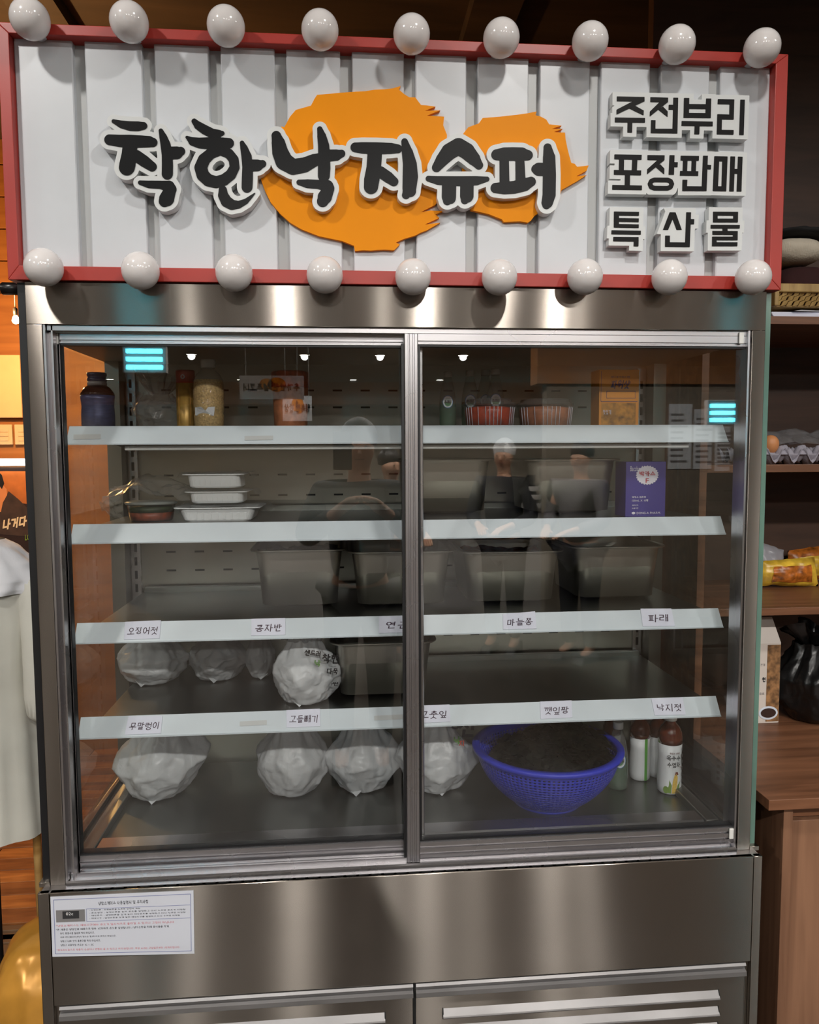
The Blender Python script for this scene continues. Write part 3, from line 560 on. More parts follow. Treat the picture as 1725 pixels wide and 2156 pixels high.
# orange brush splashes
T2 = lambda p: (550 + p[0]/2.4643, p[1]/2.4643)
big = [(105,655),(120,660),(150,605),(180,570),(258,548),(268,530),(275,515),(290,492),(350,487),(400,482),(497,475),(540,473),(590,465),(640,463),(685,458),(724,446),(715,465),(745,490),(770,505),(800,505),(830,545),(855,546),(905,553),(850,575),(930,572),(860,600),(950,605),(945,650),(965,700),(960,800),(940,900),(930,1020),(912,1050),(905,1062),(830,1100),(880,1092),(945,1095),(905,1112),(925,1130),(850,1165),(930,1155),(860,1195),(830,1206),(800,1222),(740,1240),(700,1258),(720,1268),(690,1298),(640,1295),(600,1297),(570,1300),(530,1298),(487,1302),(482,1275),(420,1250),(300,1225),(210,1190),(150,1155),(100,1110),(50,1050),(20,990),(-5,921),(40,880),(120,790)]
small = [(1050,692),(1075,660),(1130,640),(1150,612),(1240,605),(1330,595),(1380,588),(1430,578),(1425,598),(1450,604),(1480,620),(1495,645),(1560,652),(1510,668),(1565,668),(1520,685),(1578,688),(1580,720),(1590,770),(1600,810),(1610,845),(1628,850),(1640,865),(1670,862),(1700,858),(1690,885),(1635,915),(1690,908),(1640,940),(1560,985),(1545,1030),(1440,1105),(1420,1118),(1400,1145),(1385,1155),(1345,1148),(1300,1150),(1260,1152),(1250,1138),(1180,1110),(1090,1090),(1050,1000),(1040,800)]
YO = YPn - .009
for lp, lab in ((big, 'large orange brush-stroke cutout'), (small, 'small orange brush-stroke cutout')):
    loop = [(SP(*T2(p), YO).x, SP(*T2(p), YO).z) for p in lp]
    v, f = fill_mesh([loop], .009)
    o = MB().add([(q.x, YO + .0045 - q.z, q.y) for q in v], f).build('brush_splash', M['orange'], sg); o['label'] = lab
# brush-lettered main title: strokes as (x, y, radius) traced in the photograph, laid on the letter plane
def crop(ox, oy, s): return lambda L: [[(ox + x/s, oy + y/s, r/s) for x, y, r in st] for st in L]
k1 = crop(200,220,6.161); k2 = crop(380,230,7.841); k3 = crop(560,240,4.929); k4 = crop(880,260,4.662)
GL = {
'착': k1([[(240,215,25),(340,255,48),(460,278,62),(560,280,62),(630,275,48)],[(188,455,68),(320,470,78),(450,475,83),(600,478,78),(700,480,72),(750,490,60)],[(455,540,95),(440,650,95),(420,780,105),(413,815,103)],[(540,665,75),(640,735,75),(740,805,62)],[(855,340,30),(885,420,50),(915,520,65),(937,650,70),(940,800,72),(938,900,72)],[(960,628,82),(1060,626,82),(1112,606,58)],[(585,1012,28),(700,1035,48),(850,1040,52),(960,1062,75),(980,1100,78)],[(975,1110,78),(930,1220,98),(903,1252,76)]]),
'한': k2([[(228,198,46),(290,265,68),(400,335,78),(520,395,78),(640,400,60),(690,395,38)],[(108,462,26),(200,530,70),(320,555,88),(500,560,100),(700,560,95),(798,560,86)],[(335,960,105),(370,1085,105),(460,1170,102),(590,1202,98),(720,1165,95),(830,1080,90),(895,960,82),(880,830,82),(800,730,82),(660,680,75),(500,730,90),(390,830,102),(335,960,105)],[(1018,555,38),(1050,640,62),(1092,780,85),(1110,950,88),(1105,1150,92),(1100,1285,90)],[(1150,925,98),(1270,925,95),(1355,900,62)],[(700,1330,68),(705,1420,85),(760,1520,95),(850,1575,85),(960,1575,62),(1080,1520,45),(1170,1440,25),(1230,1385,8)]]),
'낙': k3([[(108,225,50),(130,300,70),(150,400,84),(190,490,92),(280,548,82),(400,528,78),(500,480,66),(560,460,55)],[(560,155,28),(580,230,46),(600,330,58),(605,450,62),(605,560,65),(602,640,62)],[(640,430,62),(730,425,58),(785,410,40)],[(345,708,28),(430,722,45),(540,728,46),(640,745,60),(655,770,56)],[(650,780,60),(612,860,74),(590,905,60)]]),
'지': k3([[(928,345,50),(1000,350,58),(1150,355,62),(1300,355,56),(1370,360,45)],[(1130,420,75),(1120,560,76),(1100,680,80),(1092,755,74)],[(1190,600,58),(1270,655,58),(1328,700,48)],[(1440,285,34),(1470,400,58),(1495,520,72),(1500,650,80),(1490,770,72),(1455,840,42)],[(1490,770,72),(1500,800,60)]]),
'슈': k4([[(185,430,46),(240,355,64),(310,275,80),(400,222,80)],[(400,222,80),(480,270,80),(550,345,64),(600,408,42)],[(105,540,28),(200,558,42),(400,565,48),(580,560,44),(680,545,24)],[(308,600,70),(306,715,70),(290,758,42)],[(306,715,70),(322,735,52)],[(483,600,66),(482,710,66),(462,752,38)]]),
'퍼': k4([[(775,305,53),(850,300,66),(930,298,66),(1020,300,66),(1080,310,50)],[(849,360,46),(852,580,48)],[(1003,360,44),(1010,580,50)],[(765,632,50),(850,632,60),(950,625,62),(1050,598,64),(1112,570,48)],[(1275,235,40),(1290,330,60),(1293,500,64),(1290,700,64),(1272,775,56),(1265,800,40)],[(1160,445,44),(1190,448,64),(1240,450,64)]])}
def sdf_loops(strokes, levels, step):
    P = np.array([p for st in strokes for p in st]); pad = 16
    x0, y0 = P[:,0].min()-P[:,2].max()-pad, P[:,1].min()-P[:,2].max()-pad; x1, y1 = P[:,0].max()+P[:,2].max()+pad, P[:,1].max()+P[:,2].max()+pad
    gx = np.arange(x0, x1, step); gy = np.arange(y0, y1, step); GX, GY = np.meshgrid(gx, gy); D = np.full(GX.shape, 1e9)
    for st in strokes:
        for a, b in zip(st[:-1], st[1:]):
            dx, dy = b[0]-a[0], b[1]-a[1]; l2 = dx*dx + dy*dy + 1e-9
            t = np.clip(((GX-a[0])*dx + (GY-a[1])*dy)/l2, 0, 1)
            D = np.minimum(D, np.hypot(GX-a[0]-t*dx, GY-a[1]-t*dy) - (a[2] + t*(b[2]-a[2])))
    return [contour(D - lv, gx, gy) for lv in levels]
def contour(D, gx, gy):
    segs = {}
    ny, nx = D.shape; ins = D < 0
    cell = ins[:-1,:-1]*1 + ins[:-1,1:]*2 + ins[1:,1:]*4 + ins[1:,:-1]*8
    def pt(e):
        k, j, i = e
        if k == 0: a, b = D[j,i], D[j,i+1]; t = a/(a-b); return (gx[i] + t*(gx[i+1]-gx[i]), gy[j])
        a, b = D[j,i], D[j+1,i]; t = a/(a-b); return (gx[i], gy[j] + t*(gy[j+1]-gy[j]))
    TB = {1:[(3,0)],2:[(0,1)],3:[(3,1)],4:[(1,2)],5:[(3,0),(1,2)],6:[(0,2)],7:[(3,2)],8:[(2,3)],9:[(2,0)],10:[(0,1),(2,3)],11:[(2,1)],12:[(1,3)],13:[(1,0)],14:[(0,3)]}
    for j, i in zip(*np.nonzero((cell > 0) & (cell < 15))):
        E = ((0,j,i),(1,j,i+1),(0,j+1,i),(1,j,i))
        for a, b in TB[int(cell[j,i])]: segs[E[a]] = E[b]
    loops = []
    while segs:
        s0, nx_ = segs.popitem(); lp = [pt(s0)]; cur = nx_
        while cur != s0 and cur in segs: lp.append(pt(cur)); cur = segs.pop(cur)
        if len(lp) > 8: loops.append(lp)
    return loops
YLt = YPn - .026
def letter(nm, loops_px, y_front, depth, mat, parent):
    loops = [[(SP(px,py,y_front).x, SP(px,py,y_front).z) for px, py in lp] for lp in loops_px]
    v, f = fill_mesh(loops, depth)
    return MB().add([(q.x, y_front + depth/2 - q.z, q.y) for q in v], f).build(nm, mat, parent)
allst = [st for L in GL.values() for st in L]
pl = letter('letter_board', sdf_loops(allst, (9.8,), 1.4)[0], YLt, .022, M['acryl'], sg)
for ch, L_ in GL.items(): letter('letter_face', sdf_loops(L_, (0,), 1.2)[0], YLt-.0012, .0012, M['black'], pl)
# square side lettering
KS = 5.227; kc = lambda p: (1270 + p[0]/KS, 180 + p[1]/KS)
SQ = {
'주':[[(153,119),(458,126),(458,176),(153,171)],[(458,172),(150,318),(150,265),(330,172)],[(355,222),(450,275),(447,327),(290,250)],[(132,351),(464,357),(463,408),(132,403)],[(272,400),(324,402),(321,517),(270,516)]],
'전':[[(523,128),(718,133),(717,183),(523,180)],[(717,180),(516,340),(517,285),(625,180)],[(660,230),(713,285),(711,345),(612,265)],[(776,133),(829,134),(820,526),(765,526)],[(725,211),(780,212),(780,265),(724,264)],[(530,381),(580,382),(578,475),(815,476),(815,526),(527,522)]],
'부':[[(893,136),(951,137),(947,355),(888,353)],[(1137,142),(1193,143),(1187,357),(1127,356)],[(940,203),(1140,205),(1140,257),(940,255)],[(890,300),(1187,304),(1187,357),(889,353)],[(868,389),(1209,397),(1208,447),(866,442)],[(1010,440),(1065,442),(1061,536),(1007,535)]],
'리':[[(1266,150),(1447,153),(1445,207),(1264,203)],[(1395,153),(1447,153),(1440,374),(1391,373)],[(1260,315),(1441,320),(1440,374),(1258,370)],[(1260,315),(1312,316),(1306,536),(1254,535)],[(1255,486),(1440,489),(1438,540),(1254,536)],[(1514,155),(1563,156),(1550,544),(1501,543)]],
'포':[[(127,757),(427,762),(425,817),(126,810)],[(178,805),(234,806),(230,935),(175,934)],[(323,808),(380,810),(374,940),(318,938)],[(122,928),(422,934),(420,987),(121,980)],[(243,975),(299,977),(297,1100),(240,1098)],[(104,1093),(430,1100),(429,1150),(103,1145)]],
'장':[[(491,765),(680,768),(678,822),(491,818)],[(679,820),(486,976),(488,920),(600,820)],[(630,865),(677,915),(675,977),(580,895)],[(734,766),(789,767),(783,981),(724,980)],[(780,843),(825,844),(822,898),(780,897)],'ring'],
'판':[[(857,772),(1058,775),(1056,827),(855,823)],[(882,820),(932,821),(927,943),(878,942)],[(977,822),(1029,823),(1023,945),(973,944)],[(850,940),(1051,943),(1049,993),(848,990)],[(1103,772),(1156,773),(1141,1161),(1087,1160)],[(1150,873),(1192,875),(1189,922),(1148,920)],[(877,1036),(930,1037),(926,1108),(1140,1110),(1140,1161),(874,1160)]],
'매':[[(1227,777),(1283,778),(1265,1160),(1210,1160)],[(1316,779),(1373,780),(1358,1163),(1305,1162)],[(1227,777),(1373,780),(1371,835),(1226,832)],[(1212,1107),(1360,1110),(1358,1163),(1210,1160)],[(1405,779),(1456,780),(1441,1165),(1391,1164)],[(1488,781),(1538,783),(1525,1166),(1473,1165)],[(1445,917),(1495,918),(1494,970),(1443,969)]],
'특':[[(122,1386),(398,1391),(396,1433),(121,1430)],[(121,1457),(396,1462),(395,1502),(120,1498)],[(121,1523),(395,1528),(394,1567),(120,1563)],[(122,1386),(177,1387),(175,1563),(120,1563)],[(95,1592),(418,1598),(417,1642),(93,1636)],[(115,1666),(393,1668),(393,1717),(113,1713)],[(340,1700),(393,1700),(391,1770),(338,1769)]],
'산':[[(735,1395),(800,1396),(718,1588),(662,1587)],[(740,1396),(800,1396),(868,1587),(812,1588)],[(918,1395),(971,1396),(956,1776),(904,1775)],[(965,1469),(1006,1470),(1003,1526),(965,1525)],[(686,1651),(738,1652),(737,1725),(956,1727),(956,1777),(684,1774)]],
'물':[[(1214,1388),(1489,1390),(1488,1432),(1213,1430)],[(1213,1464),(1487,1464),(1486,1505),(1212,1505)],[(1214,1388),(1263,1389),(1262,1505),(1212,1505)],[(1437,1390),(1489,1391),(1486,1505),(1434,1505)],[(1187,1532),(1508,1534),(1506,1573),(1186,1573)],[(1318,1570),(1373,1570),(1372,1605),(1317,1605)],[(1206,1600),(1484,1602),(1483,1644),(1206,1642)],[(1434,1602),(1485,1602),(1483,1703),(1433,1703)],[(1203,1663),(1484,1663),(1483,1703),(1203,1703)],[(1203,1663),(1252,1663),(1251,1768),(1202,1768)],[(1203,1725),(1482,1725),(1480,1768),(1202,1768)]]}
def miter(poly, d):
    n = len(poly); ar = sum(poly[i][0]*poly[(i+1)%n][1] - poly[(i+1)%n][0]*poly[i][1] for i in range(n)); sg_ = 1 if ar > 0 else -1; out = []
    for i in range(n):
        p, a, b = Vector(poly[i]), Vector(poly[i-1]), Vector(poly[(i+1)%n])
        e1, e2 = (p-a).normalized(), (b-p).normalized(); n1, n2 = Vector((e1.y,-e1.x))*sg_, Vector((e2.y,-e2.x))*sg_
        m_ = n1 + n2; L = m_.length_squared; m_ = m_*(2/L) if L > .35 else n1 + n2
        out.append(tuple(p + m_*d))
    return out
def poly_loops(polys, step):
    P = [np.array(p, float) for p in polys]; al = np.concatenate(P)
    gx = np.arange(al[:,0].min()-3.3*step, al[:,0].max()+4*step, step); gy = np.arange(al[:,1].min()-3.3*step, al[:,1].max()+4*step, step)
    GX, GY = np.meshgrid(gx, gy); D = np.full(GX.shape, 1e9)
    for p in P:
        d = np.full(GX.shape, 1e9); ins = np.zeros(GX.shape, bool); n = len(p)
        for i in range(n):
            a, c = p[i], p[(i+1) % n]; e = c - a; t = np.clip(((GX-a[0])*e[0] + (GY-a[1])*e[1])/(e@e+1e-9), 0, 1)
            d = np.minimum(d, np.hypot(GX-a[0]-t*e[0], GY-a[1]-t*e[1]))
            if a[1] != c[1]: ins ^= ((a[1] > GY) != (c[1] > GY)) & (GX < e[0]*(GY-a[1])/e[1] + a[0])
        D = np.minimum(D, np.where(ins, -d, d))
    return contour(D + 1e-4, gx, gy)
ringp = [(566,1037),(712,1038),(745,1052),(759,1083),(745,1116),(712,1130),(566,1129),(533,1115),(519,1083),(533,1051),(566,1037)]
rpo = [(566+46*math.cos(a)-0, 1083+72*math.sin(a)) if math.cos(a) < 0 else (712+46*math.cos(a), 1083+72*math.sin(a)) for a in [2*PI*k/40 for k in range(40)]]
for row in ('주전부리', '포장판매', '특', '산', '물'):
    yy = YLt + .005; bk = []
    for ch in row:
        bk += [miter(p, 48) for p in SQ[ch] if p != 'ring']
        if 'ring' in SQ[ch]: bk.append([(639 + (x-639)*1.26 + (38 if x > 639 else -38), 1083 + (y-1083)*1.65) for x, y in rpo])
    pl = letter('letter_board', [[kc(q) for q in max(poly_loops(bk, 5), key=lambda L: abs(sum(a[0]*b[1]-b[0]*a[1] for a, b in zip(L, L[1:]+L[:1]))))]], yy, .018, M['acryl'], sg)
    for ch in row:
        lf = [[kc(q) for q in lp] for lp in poly_loops([p for p in SQ[ch] if p != 'ring'], 3.5)]
        if 'ring' in SQ[ch]: lf += [[kc(q) for q in lp] for lp in sdf_loops([[(x,y,25) for x,y in ringp]], (0,), 4)[0]]
        letter('letter_face', lf, yy-.0012, .0012, M['blackprint'], pl)
# globe bulbs along the frame
gm = None
top = [(63,40),(272,46),(476,55),(674,63),(867,72),(1056,80),(1243,87),(1426,94),(1605,101)]; bot = [(92,563),(296,570),(493,574.5),(684,579),(870,583),(1052,584),(1232,583),(1410,584),(1586.5,584)]
gm = MB().lathe([(.0001,-.0345)] + [(.0345*math.sin(a), -.0345*math.cos(a)) for a in [PI*k/16 for k in range(1,16)]] + [(.0001,.0345)], 32, caps=False).mesh('globe_bulb', M['bulb'])
cm = MB().lathe([(.013,0),(.013,.03)], 16).mesh('bulb_socket', M['white'])
for px, py in top + bot:
    c = aty(px, py, YS - .036)
    o = link('globe_bulb', gm, sg); o.location = c
    q = link('bulb_socket', cm, o); q.matrix_parent_inverse = Matrix(); q.rotation_euler = (-PI/2, 0, 0); q.location = (0, .022, 0)

# ================================================================== name cards on the price rails
def railp(px, py, k, lift=.0012):
    n = Vector((0, -DZ, DY)).normalized(); p0 = Vector((0, YF-.0005, SL[k])) + n*lift; return atp(px, py, p0, n)
cards = [(2,'오징어젓',(263,1309),(339,1306),(336,1344),(261,1346.5),'squid-side card at the far left of the third rail'),
 (2,'콩자반',(529.5,1303),(600.7,1301),(601,1336.5),(528.7,1338.5),'mid-left'),(2,'연근',(798.5,1298),(872,1295.5),(872,1331),(798,1333),'stile'),
 (2,'마늘쫑',(1059,1293),(1127,1287),(1130,1323.5),(1060,1325),'mr'),(2,'파래',(1349,1281.5),(1414,1281),(1421.6,1318),(1354,1318.7),'fr'),
 (3,'무말렁이',(270.4,1508),(342,1507.4),(338.6,1544),(262.7,1547),'fl4'),(3,'고들빼기',(603,1495),(674,1492),(674.7,1529),(603.7,1532),'ml4'),
 (3,'고춧잎',(873,1486),(947,1483),(949,1519.6),(874,1523),'st4'),(3,'깻잎짱',(1137.5,1477),(1204,1474.5),(1205.5,1510.5),(1139,1514),'mr4'),(3,'낙지젓',(1371.7,1471),(1437.4,1468),(1444.7,1505),(1379,1506),'fr4')]
where = {2:'third price rail',3:'lowest price rail'}; rank = {}
for k, tx, a, b, c, d, _ in cards:
    q = [railp(*p, k) for p in (a,b,c,d)]; n = Vector((0,-DZ,DY)).normalized()*-.0008
    rank[k] = rank.get(k, -1) + 1
    t = thing('name_card', '%s handwritten paper card on the %s, reading %s' % (('leftmost','second','middle, half-hidden','fourth','rightmost')[rank[k]], where[k], tx), 'card', q[3], 'handwritten cards on the price rails')
    MB().hexa([q[3],q[2],q[2]+n,q[3]+n,q[0],q[1],q[1]+n,q[0]+n]).build('paper', M['paper'], t)
    f0 = quadfn(q); fnc = lambda u, v, f0=f0, n=n: f0(u, v) - n*.5
    nl = len(tx); flat_text(tx, fnc, 'handwriting', M['ink'], t, (.08 if nl > 3 else .12, .2, .93 if nl > 3 else .9, .66) if nl > 2 else (.2,.22,.85,.66), .1, .05, .07)
# old adhesive marks on the rails
for k, a, b, c, d in ((0,(155,915),(212,914),(212,924),(155,925)),(3,(505,1519),(562,1516),(562,1526),(505,1529)),(3,(788,1507),(848,1504),(848,1514),(788,1517)),(0,(515,918),(575,917),(575,926),(515,927))):
    q = [railp(*p, k, .0006) for p in (a,b,c,d)]; MB().add(q, [(0,1,2,3)]).build('tape_residue', M['groove'], fr)

# ================================================================== goods
def gn(x, s=1, d=0): return noise.fractal(Vector(x)*s + Vector((d,d*2,d*3)), 1, 2, 3)
def bag(name, label, cat, cx, cy, z0, w, d, h, seed, mat='bag', neck=.35, prints=None, group=None, lean=0, tip=True, knot=True):
    """plastic carrier bag round a full load: crumpled body pulled together towards the tied top"""
    t = thing(name, label, cat, (cx, cy, z0), group)
    Rb = random.Random(int(seed*10)); PLN = []
    for _ in range(46):
        n_ = Vector((Rb.gauss(0,1), Rb.gauss(0,1), Rb.gauss(0,.8))).normalized(); PLN.append((n_, Rb.uniform(.80,.99)))
    def facet(dv):
        dv = dv.normalized(); r = 1.12
        for n_, h_ in PLN:
            q = n_.dot(dv)
            if q > .3: r = min(r, h_/q)
        return r
    def f(u, v):
        a = 2*PI*u; ca, sa = math.cos(a), math.sin(a)
        ex = .72; sq = (abs(ca)**(2/ex*.5)+abs(sa)**(2/ex*.5)+1e-6)**(-ex*.6)
        if v < .06: r = .5 + .16*math.sin(v/.06*PI/2)
        elif v < .55: r = .66 + .34*math.sin((v-.06)/.49*PI/2)
        else: q = (v-.55)/.45; r = 1 - (1-neck)*(q*q*(3-2*q))**.9
        zz = h*(v**1.15)
        p = (ca*2.2, sa*2.2, v*3)
        r *= 1 + .05*gn(p, 1.0, seed) + .025*gn(p, 2.6, seed+5) + (.06*math.sin(a*9+seed+2*gn(p,1,seed)) * max(0, v-.45)*2)
        r *= facet(Vector((ca, sa, (v-.45)*2.2)))*1.06; r -= .05*abs(gn(p, 1.7, seed+9))
        drop = 0
        if v < .02: drop = 0
        return (cx + w/2*r*ca*sq*1.12 + lean*zz, cy + d/2*r*sa*sq*1.12, z0 + zz + .006*gn((ca*2,sa*2,v*5),1.5,seed+3)*min(1,v*8))
    m = MB().grid(f, 84, 44, True, True)
    b = len(m.v); m.v.append((cx, cy, z0+.001)); m.f += [(b, (i+1) % 84, i) for i in range(84)]; m.sm += [True]*84
    body = m.build('body', M[mat], t)
    # gathered handles above the neck
    def fh(u, v):
        a = 2*PI*u; r = neck*(.55 + .9*v) * (1 + .35*math.sin(a*7+seed) + .2*gn((math.cos(a)*2,math.sin(a)*2,v*2),1.4,seed+1))
        return (cx + lean*h + w/2*r*math.cos(a), cy + d/2*r*.7*math.sin(a), z0 + h*.985 + .05*v*(1+.3*math.sin(a*3+seed)))
    if knot: MB().grid(fh, 42, 6, True, True).build('tied_top', M[mat], t)
    if tip:
        c0 = Vector((cx + w*random.uniform(-.12,.12), cy - d*.33, z0+.003)); MB().add([c0+Vector((-.016,.006,.010)), c0+Vector((.018,.006,.009)), c0+Vector((.001,-.008,-.0025)), c0+Vector((0,.014,.004))], [(0,2,1),(0,3,2),(1,2,3),(0,1,3)]).build('bag_tip', M[mat], t)
    if prints:
        for (px, py, wpx, txt, mt, sh) in prints:
            u0 = aty(px, py, cy - d*.47); sc = 1/ppm(cy-d*.47); ww, hh = wpx*sc, wpx*sc/max(len(txt),1)*1.15
            fnp = lambda u, v, u0=u0, ww=ww, hh=hh, sh=sh: (u0.x + u*ww + sh*v*hh*.3, u0.y + .35*(u*ww), u0.z - sh*u*ww*.5 + v*hh)
            flat_text(txt, fnp, 'bag_print', M[mt], t, (0,0,1,1), 0, .085)
    return t
def pan(label, px0, px1, ptop, pbot, z, y, depth, group='steel food pans in the showcase', content=None, rimw=.012, bodyfrac=.93):
    """gastronorm pan: tapered round-cornered body, rolled rim"""
    x0, x1 = aty(px0, (ptop+pbot)/2, y).x, aty(px1, (ptop+pbot)/2, y).x; zt = aty((px0+px1)/2, ptop, y).z
    cx, hw_ = (x0+x1)/2, (x1-x0)/2; h = zt - z; cy = y + depth/2; hd = depth/2
    t = thing('food_pan', label, 'pan', (cx, cy, z), group)
    def rr(hx, hy, r, zz, n=6):
        out = []
        for k, (sx, sy) in enumerate(((1,1),(-1,1),(-1,-1),(1,-1))):
            for i in range(n+1):
                a = PI/2*(k + i/n); out.append((cx + sx*(hx-r) + r*math.cos(a), cy + sy*(hy-r) + r*math.sin(a), zz))
        return out
    prof = [(-.10,.000,.022),(-.035,.004,.024),(-.018,.012,.028),(-.010,.026,.03),(0,h-.012,.034),(0,h-.006,.034),(.004,h-.002,.036),(rimw,h,.04),(rimw+.001,h-.003,.041),(rimw-.001,h-.005,.04)]
    m = MB(); vs = []; n = 28
    for off, zz, r in prof: vs += rr(hw_*bodyfrac + off + (hw_*(1-bodyfrac))*min(1, zz/h)*.8, hd*bodyfrac + off + hd*(1-bodyfrac)*min(1, zz/h)*.8, max(r + min(off,0), .004), z + zz)
    fs = [(j*n+i, j*n+(i+1)%n, (j+1)*n+(i+1)%n, (j+1)*n+i) for j in range(len(prof)-1) for i in range(n)]
    fs.append(tuple(range(n))[::-1]); m.add(vs, fs, True)
    # inner wall so the pan is a vessel
    vi = rr(hw_-.004, hd-.004, .032, z+h-.001) + rr(hw_*bodyfrac-.006, hd*bodyfrac-.006, .026, z+.012)
    m.add(vi, [(i, (i+1)%n, n+(i+1)%n, n+i) for i in range(n)] + [tuple(range(n, 2*n))], True)
    m.build('pan_body', M['pan'], t, 0, 0)
    if content:
        MB().grid(lambda u, v: (cx + (u-.5)*1.75*hw_, cy + (v-.5)*1.75*hd, z + h - .02 + .012*gn((u*6,v*6,0),1,hw_*99)), 20, 20).build('food', M[content], t)
    return t
def bottle(name, label, cat, px, y, z, prof, mats, group=None, seg=28, xoff=None):
    """prof: list of (part name, material, [(r,z)...])"""
    x = xoff if xoff is not None else aty(px, 1000, y).x
    t = thing(name, label, cat, (x, y, z), group)
    for nm, mt, pf in prof: MB().lathe(pf, seg, (x, y, z)).build(nm, M[mt], t)
    return t
def wrap_fn(x, y, z, r, a0=0):
    """flat lettering wrapped on a bottle's front: u,v in metres around the front centre"""
    return lambda u, v: (x + r*math.sin(u/r + a0), y - r*math.cos(u/r + a0), z + v)
def wrap_shape(name, mat, parent, fn, outline):
    v, f = fill_mesh([outline], 0); 
    MB().add([fn(q.x, q.y) for q in v], f).build(name, mat, parent)
def oval(cx, cy, a, b, n=28): return [(cx + a*math.cos(2*PI*k/n), cy + b*math.sin(2*PI*k/n)) for k in range(n)]

Zs = [z - .003 for z in SL]
# ---- top shelf
y = .27; x = aty(206, 850, y).x
t = thing('beverage_bottle', 'dark navy aluminium screw-cap bottle at the left end of the top shelf', 'bottle', (x, y, Zs[0]))
H = aty(206, 785, y).z - Zs[0]; k = H/.125
MB().lathe([(.030*k,0),(.0355*k,.004*k),(.036*k,.03*k),(.0345*k,.05*k),(.036*k,.066*k),(.037*k,.074*k)], 28, (x,y,Zs[0])).build('body', M['navy'], t)
MB().lathe([(.037*k,.074*k),(.036*k,.079*k),(.028*k,.091*k),(.0215*k,.096*k)], 28, (x,y,Zs[0])).build('shoulder', M['brownglass'], t)
MB().lathe([(.0205*k,.096*k),(.021*k,.102*k),(.020*k,.105*k)], 28, (x,y,Zs[0])).build('neck_ring', M['ringw'], t)
MB().lathe([(.020*k,.105*k),(.021*k,.107*k),(.021*k,.112*k),(.0195*k,.113*k),(.0195*k,.116*k),(.0212*k,.118*k),(.0212*k,.124*k),(.0195*k,.125*k)], 28, (x,y,Zs[0])).build('cap', M['navycap'], t)
flat_text('HANMAC', wrap_fn(x,y,Zs[0],.0362*k), 'lettering', M['printwhite'], t, (-.012,.006,.02,.012)) if False else None
# crumpled clear bag with a pale box in it
x0 = aty(330, 870, .33).x
bag('plastic_bag', 'crumpled clear plastic bag between the navy bottle and the red tin', 'bag', x0, .36, Zs[0], .12, .12, .085, 3.3, 'wrap', .55, knot=True, tip=False)
# red and gold tin
y = .31; x = aty(392, 850, y).x; H = aty(392, 780, y).z - Zs[0]
t = thing('tin_canister', 'tall gold tin with a red top behind the sesame bottle', 'tin', (x, y, Zs[0]))
MB().lathe([(.021,0),(.0215,.002),(.0215,H*.78)], 26, (x,y,Zs[0])).build('body', M['gold'], t)
MB().lathe([(.0215,H*.78),(.0215,H-.003),(.0205,H),(.0195,H-.001)], 26, (x,y,Zs[0])).build('red_band', M['redtin'], t)
wrap_shape('emblem', M['printwhite'], t, wrap_fn(x,y,Zs[0],.0218), oval(-.002,H*.88,.005,.005)); wrap_shape('label', M['boxorange'], t, wrap_fn(x,y,Zs[0],.0218), [(-.014,.01),(.014,.01),(.014,H*.7),(-.014,H*.7)])
# sesame bottle
y = .265; x = aty(440, 850, y).x; H = aty(440, 757, y).z - Zs[0]; k = H/.155
t = thing('sesame_bottle', 'clear plastic bottle filled with sesame seeds and closed with a white cap', 'bottle', (x, y, Zs[0]))
pf = [(.030,0),(.033,.004),(.034,.03),(.0325,.034),(.034,.038),(.035,.062),(.0335,.065),(.035,.068),(.035,.086),(.0335,.089),(.034,.092),(.033,.108),(.026,.122),(.017,.130),(.0145,.134),(.0145,.140)]
MB().lathe([(a*k,b*k) for a,b in pf], 30, (x,y,Zs[0])).build('body', M['clear'], t)
MB().lathe([((a-.0012)*k,b*k+.0006) for a,b in pf if b < .118], 30, (x,y,Zs[0])).build('sesame_seeds', M['sesame'], t)
MB().lathe([(.0155*k,.136*k),(.0165*k,.138*k),(.0165*k,.152*k),(.0150*k,.155*k)], 30, (x,y,Zs[0])).build('cap', M['whitecap'], t)
wrap_shape('label_scrap', M['label'], t, wrap_fn(x,y,Zs[0],.0356*k), [(-.030,.028),(.016,.027),(.019,.047),(.004,.046),(-.002,.038),(-.012,.047),(-.030,.046)])
# red tub and jar half hidden behind the shelf rail
y = .34; x = aty(612, 850, y).x; H = aty(612, 783, y).z - Zs[0]
t = thing('lidded_tub', 'red-orange lidded plastic tub right of the sesame bottle on the top shelf', 'tub', (x, y, Zs[0]))
MB().lathe([(.036,0),(.039,.004),(.042,H*.72)], 28, (x,y,Zs[0])).build('body', M['kimchi2'], t)
MB().lathe([(.0445,H*.72),(.045,H*.74),(.0445,H*.97),(.042,H)], 28, (x,y,Zs[0])).build('lid', M['kimchi'], t)
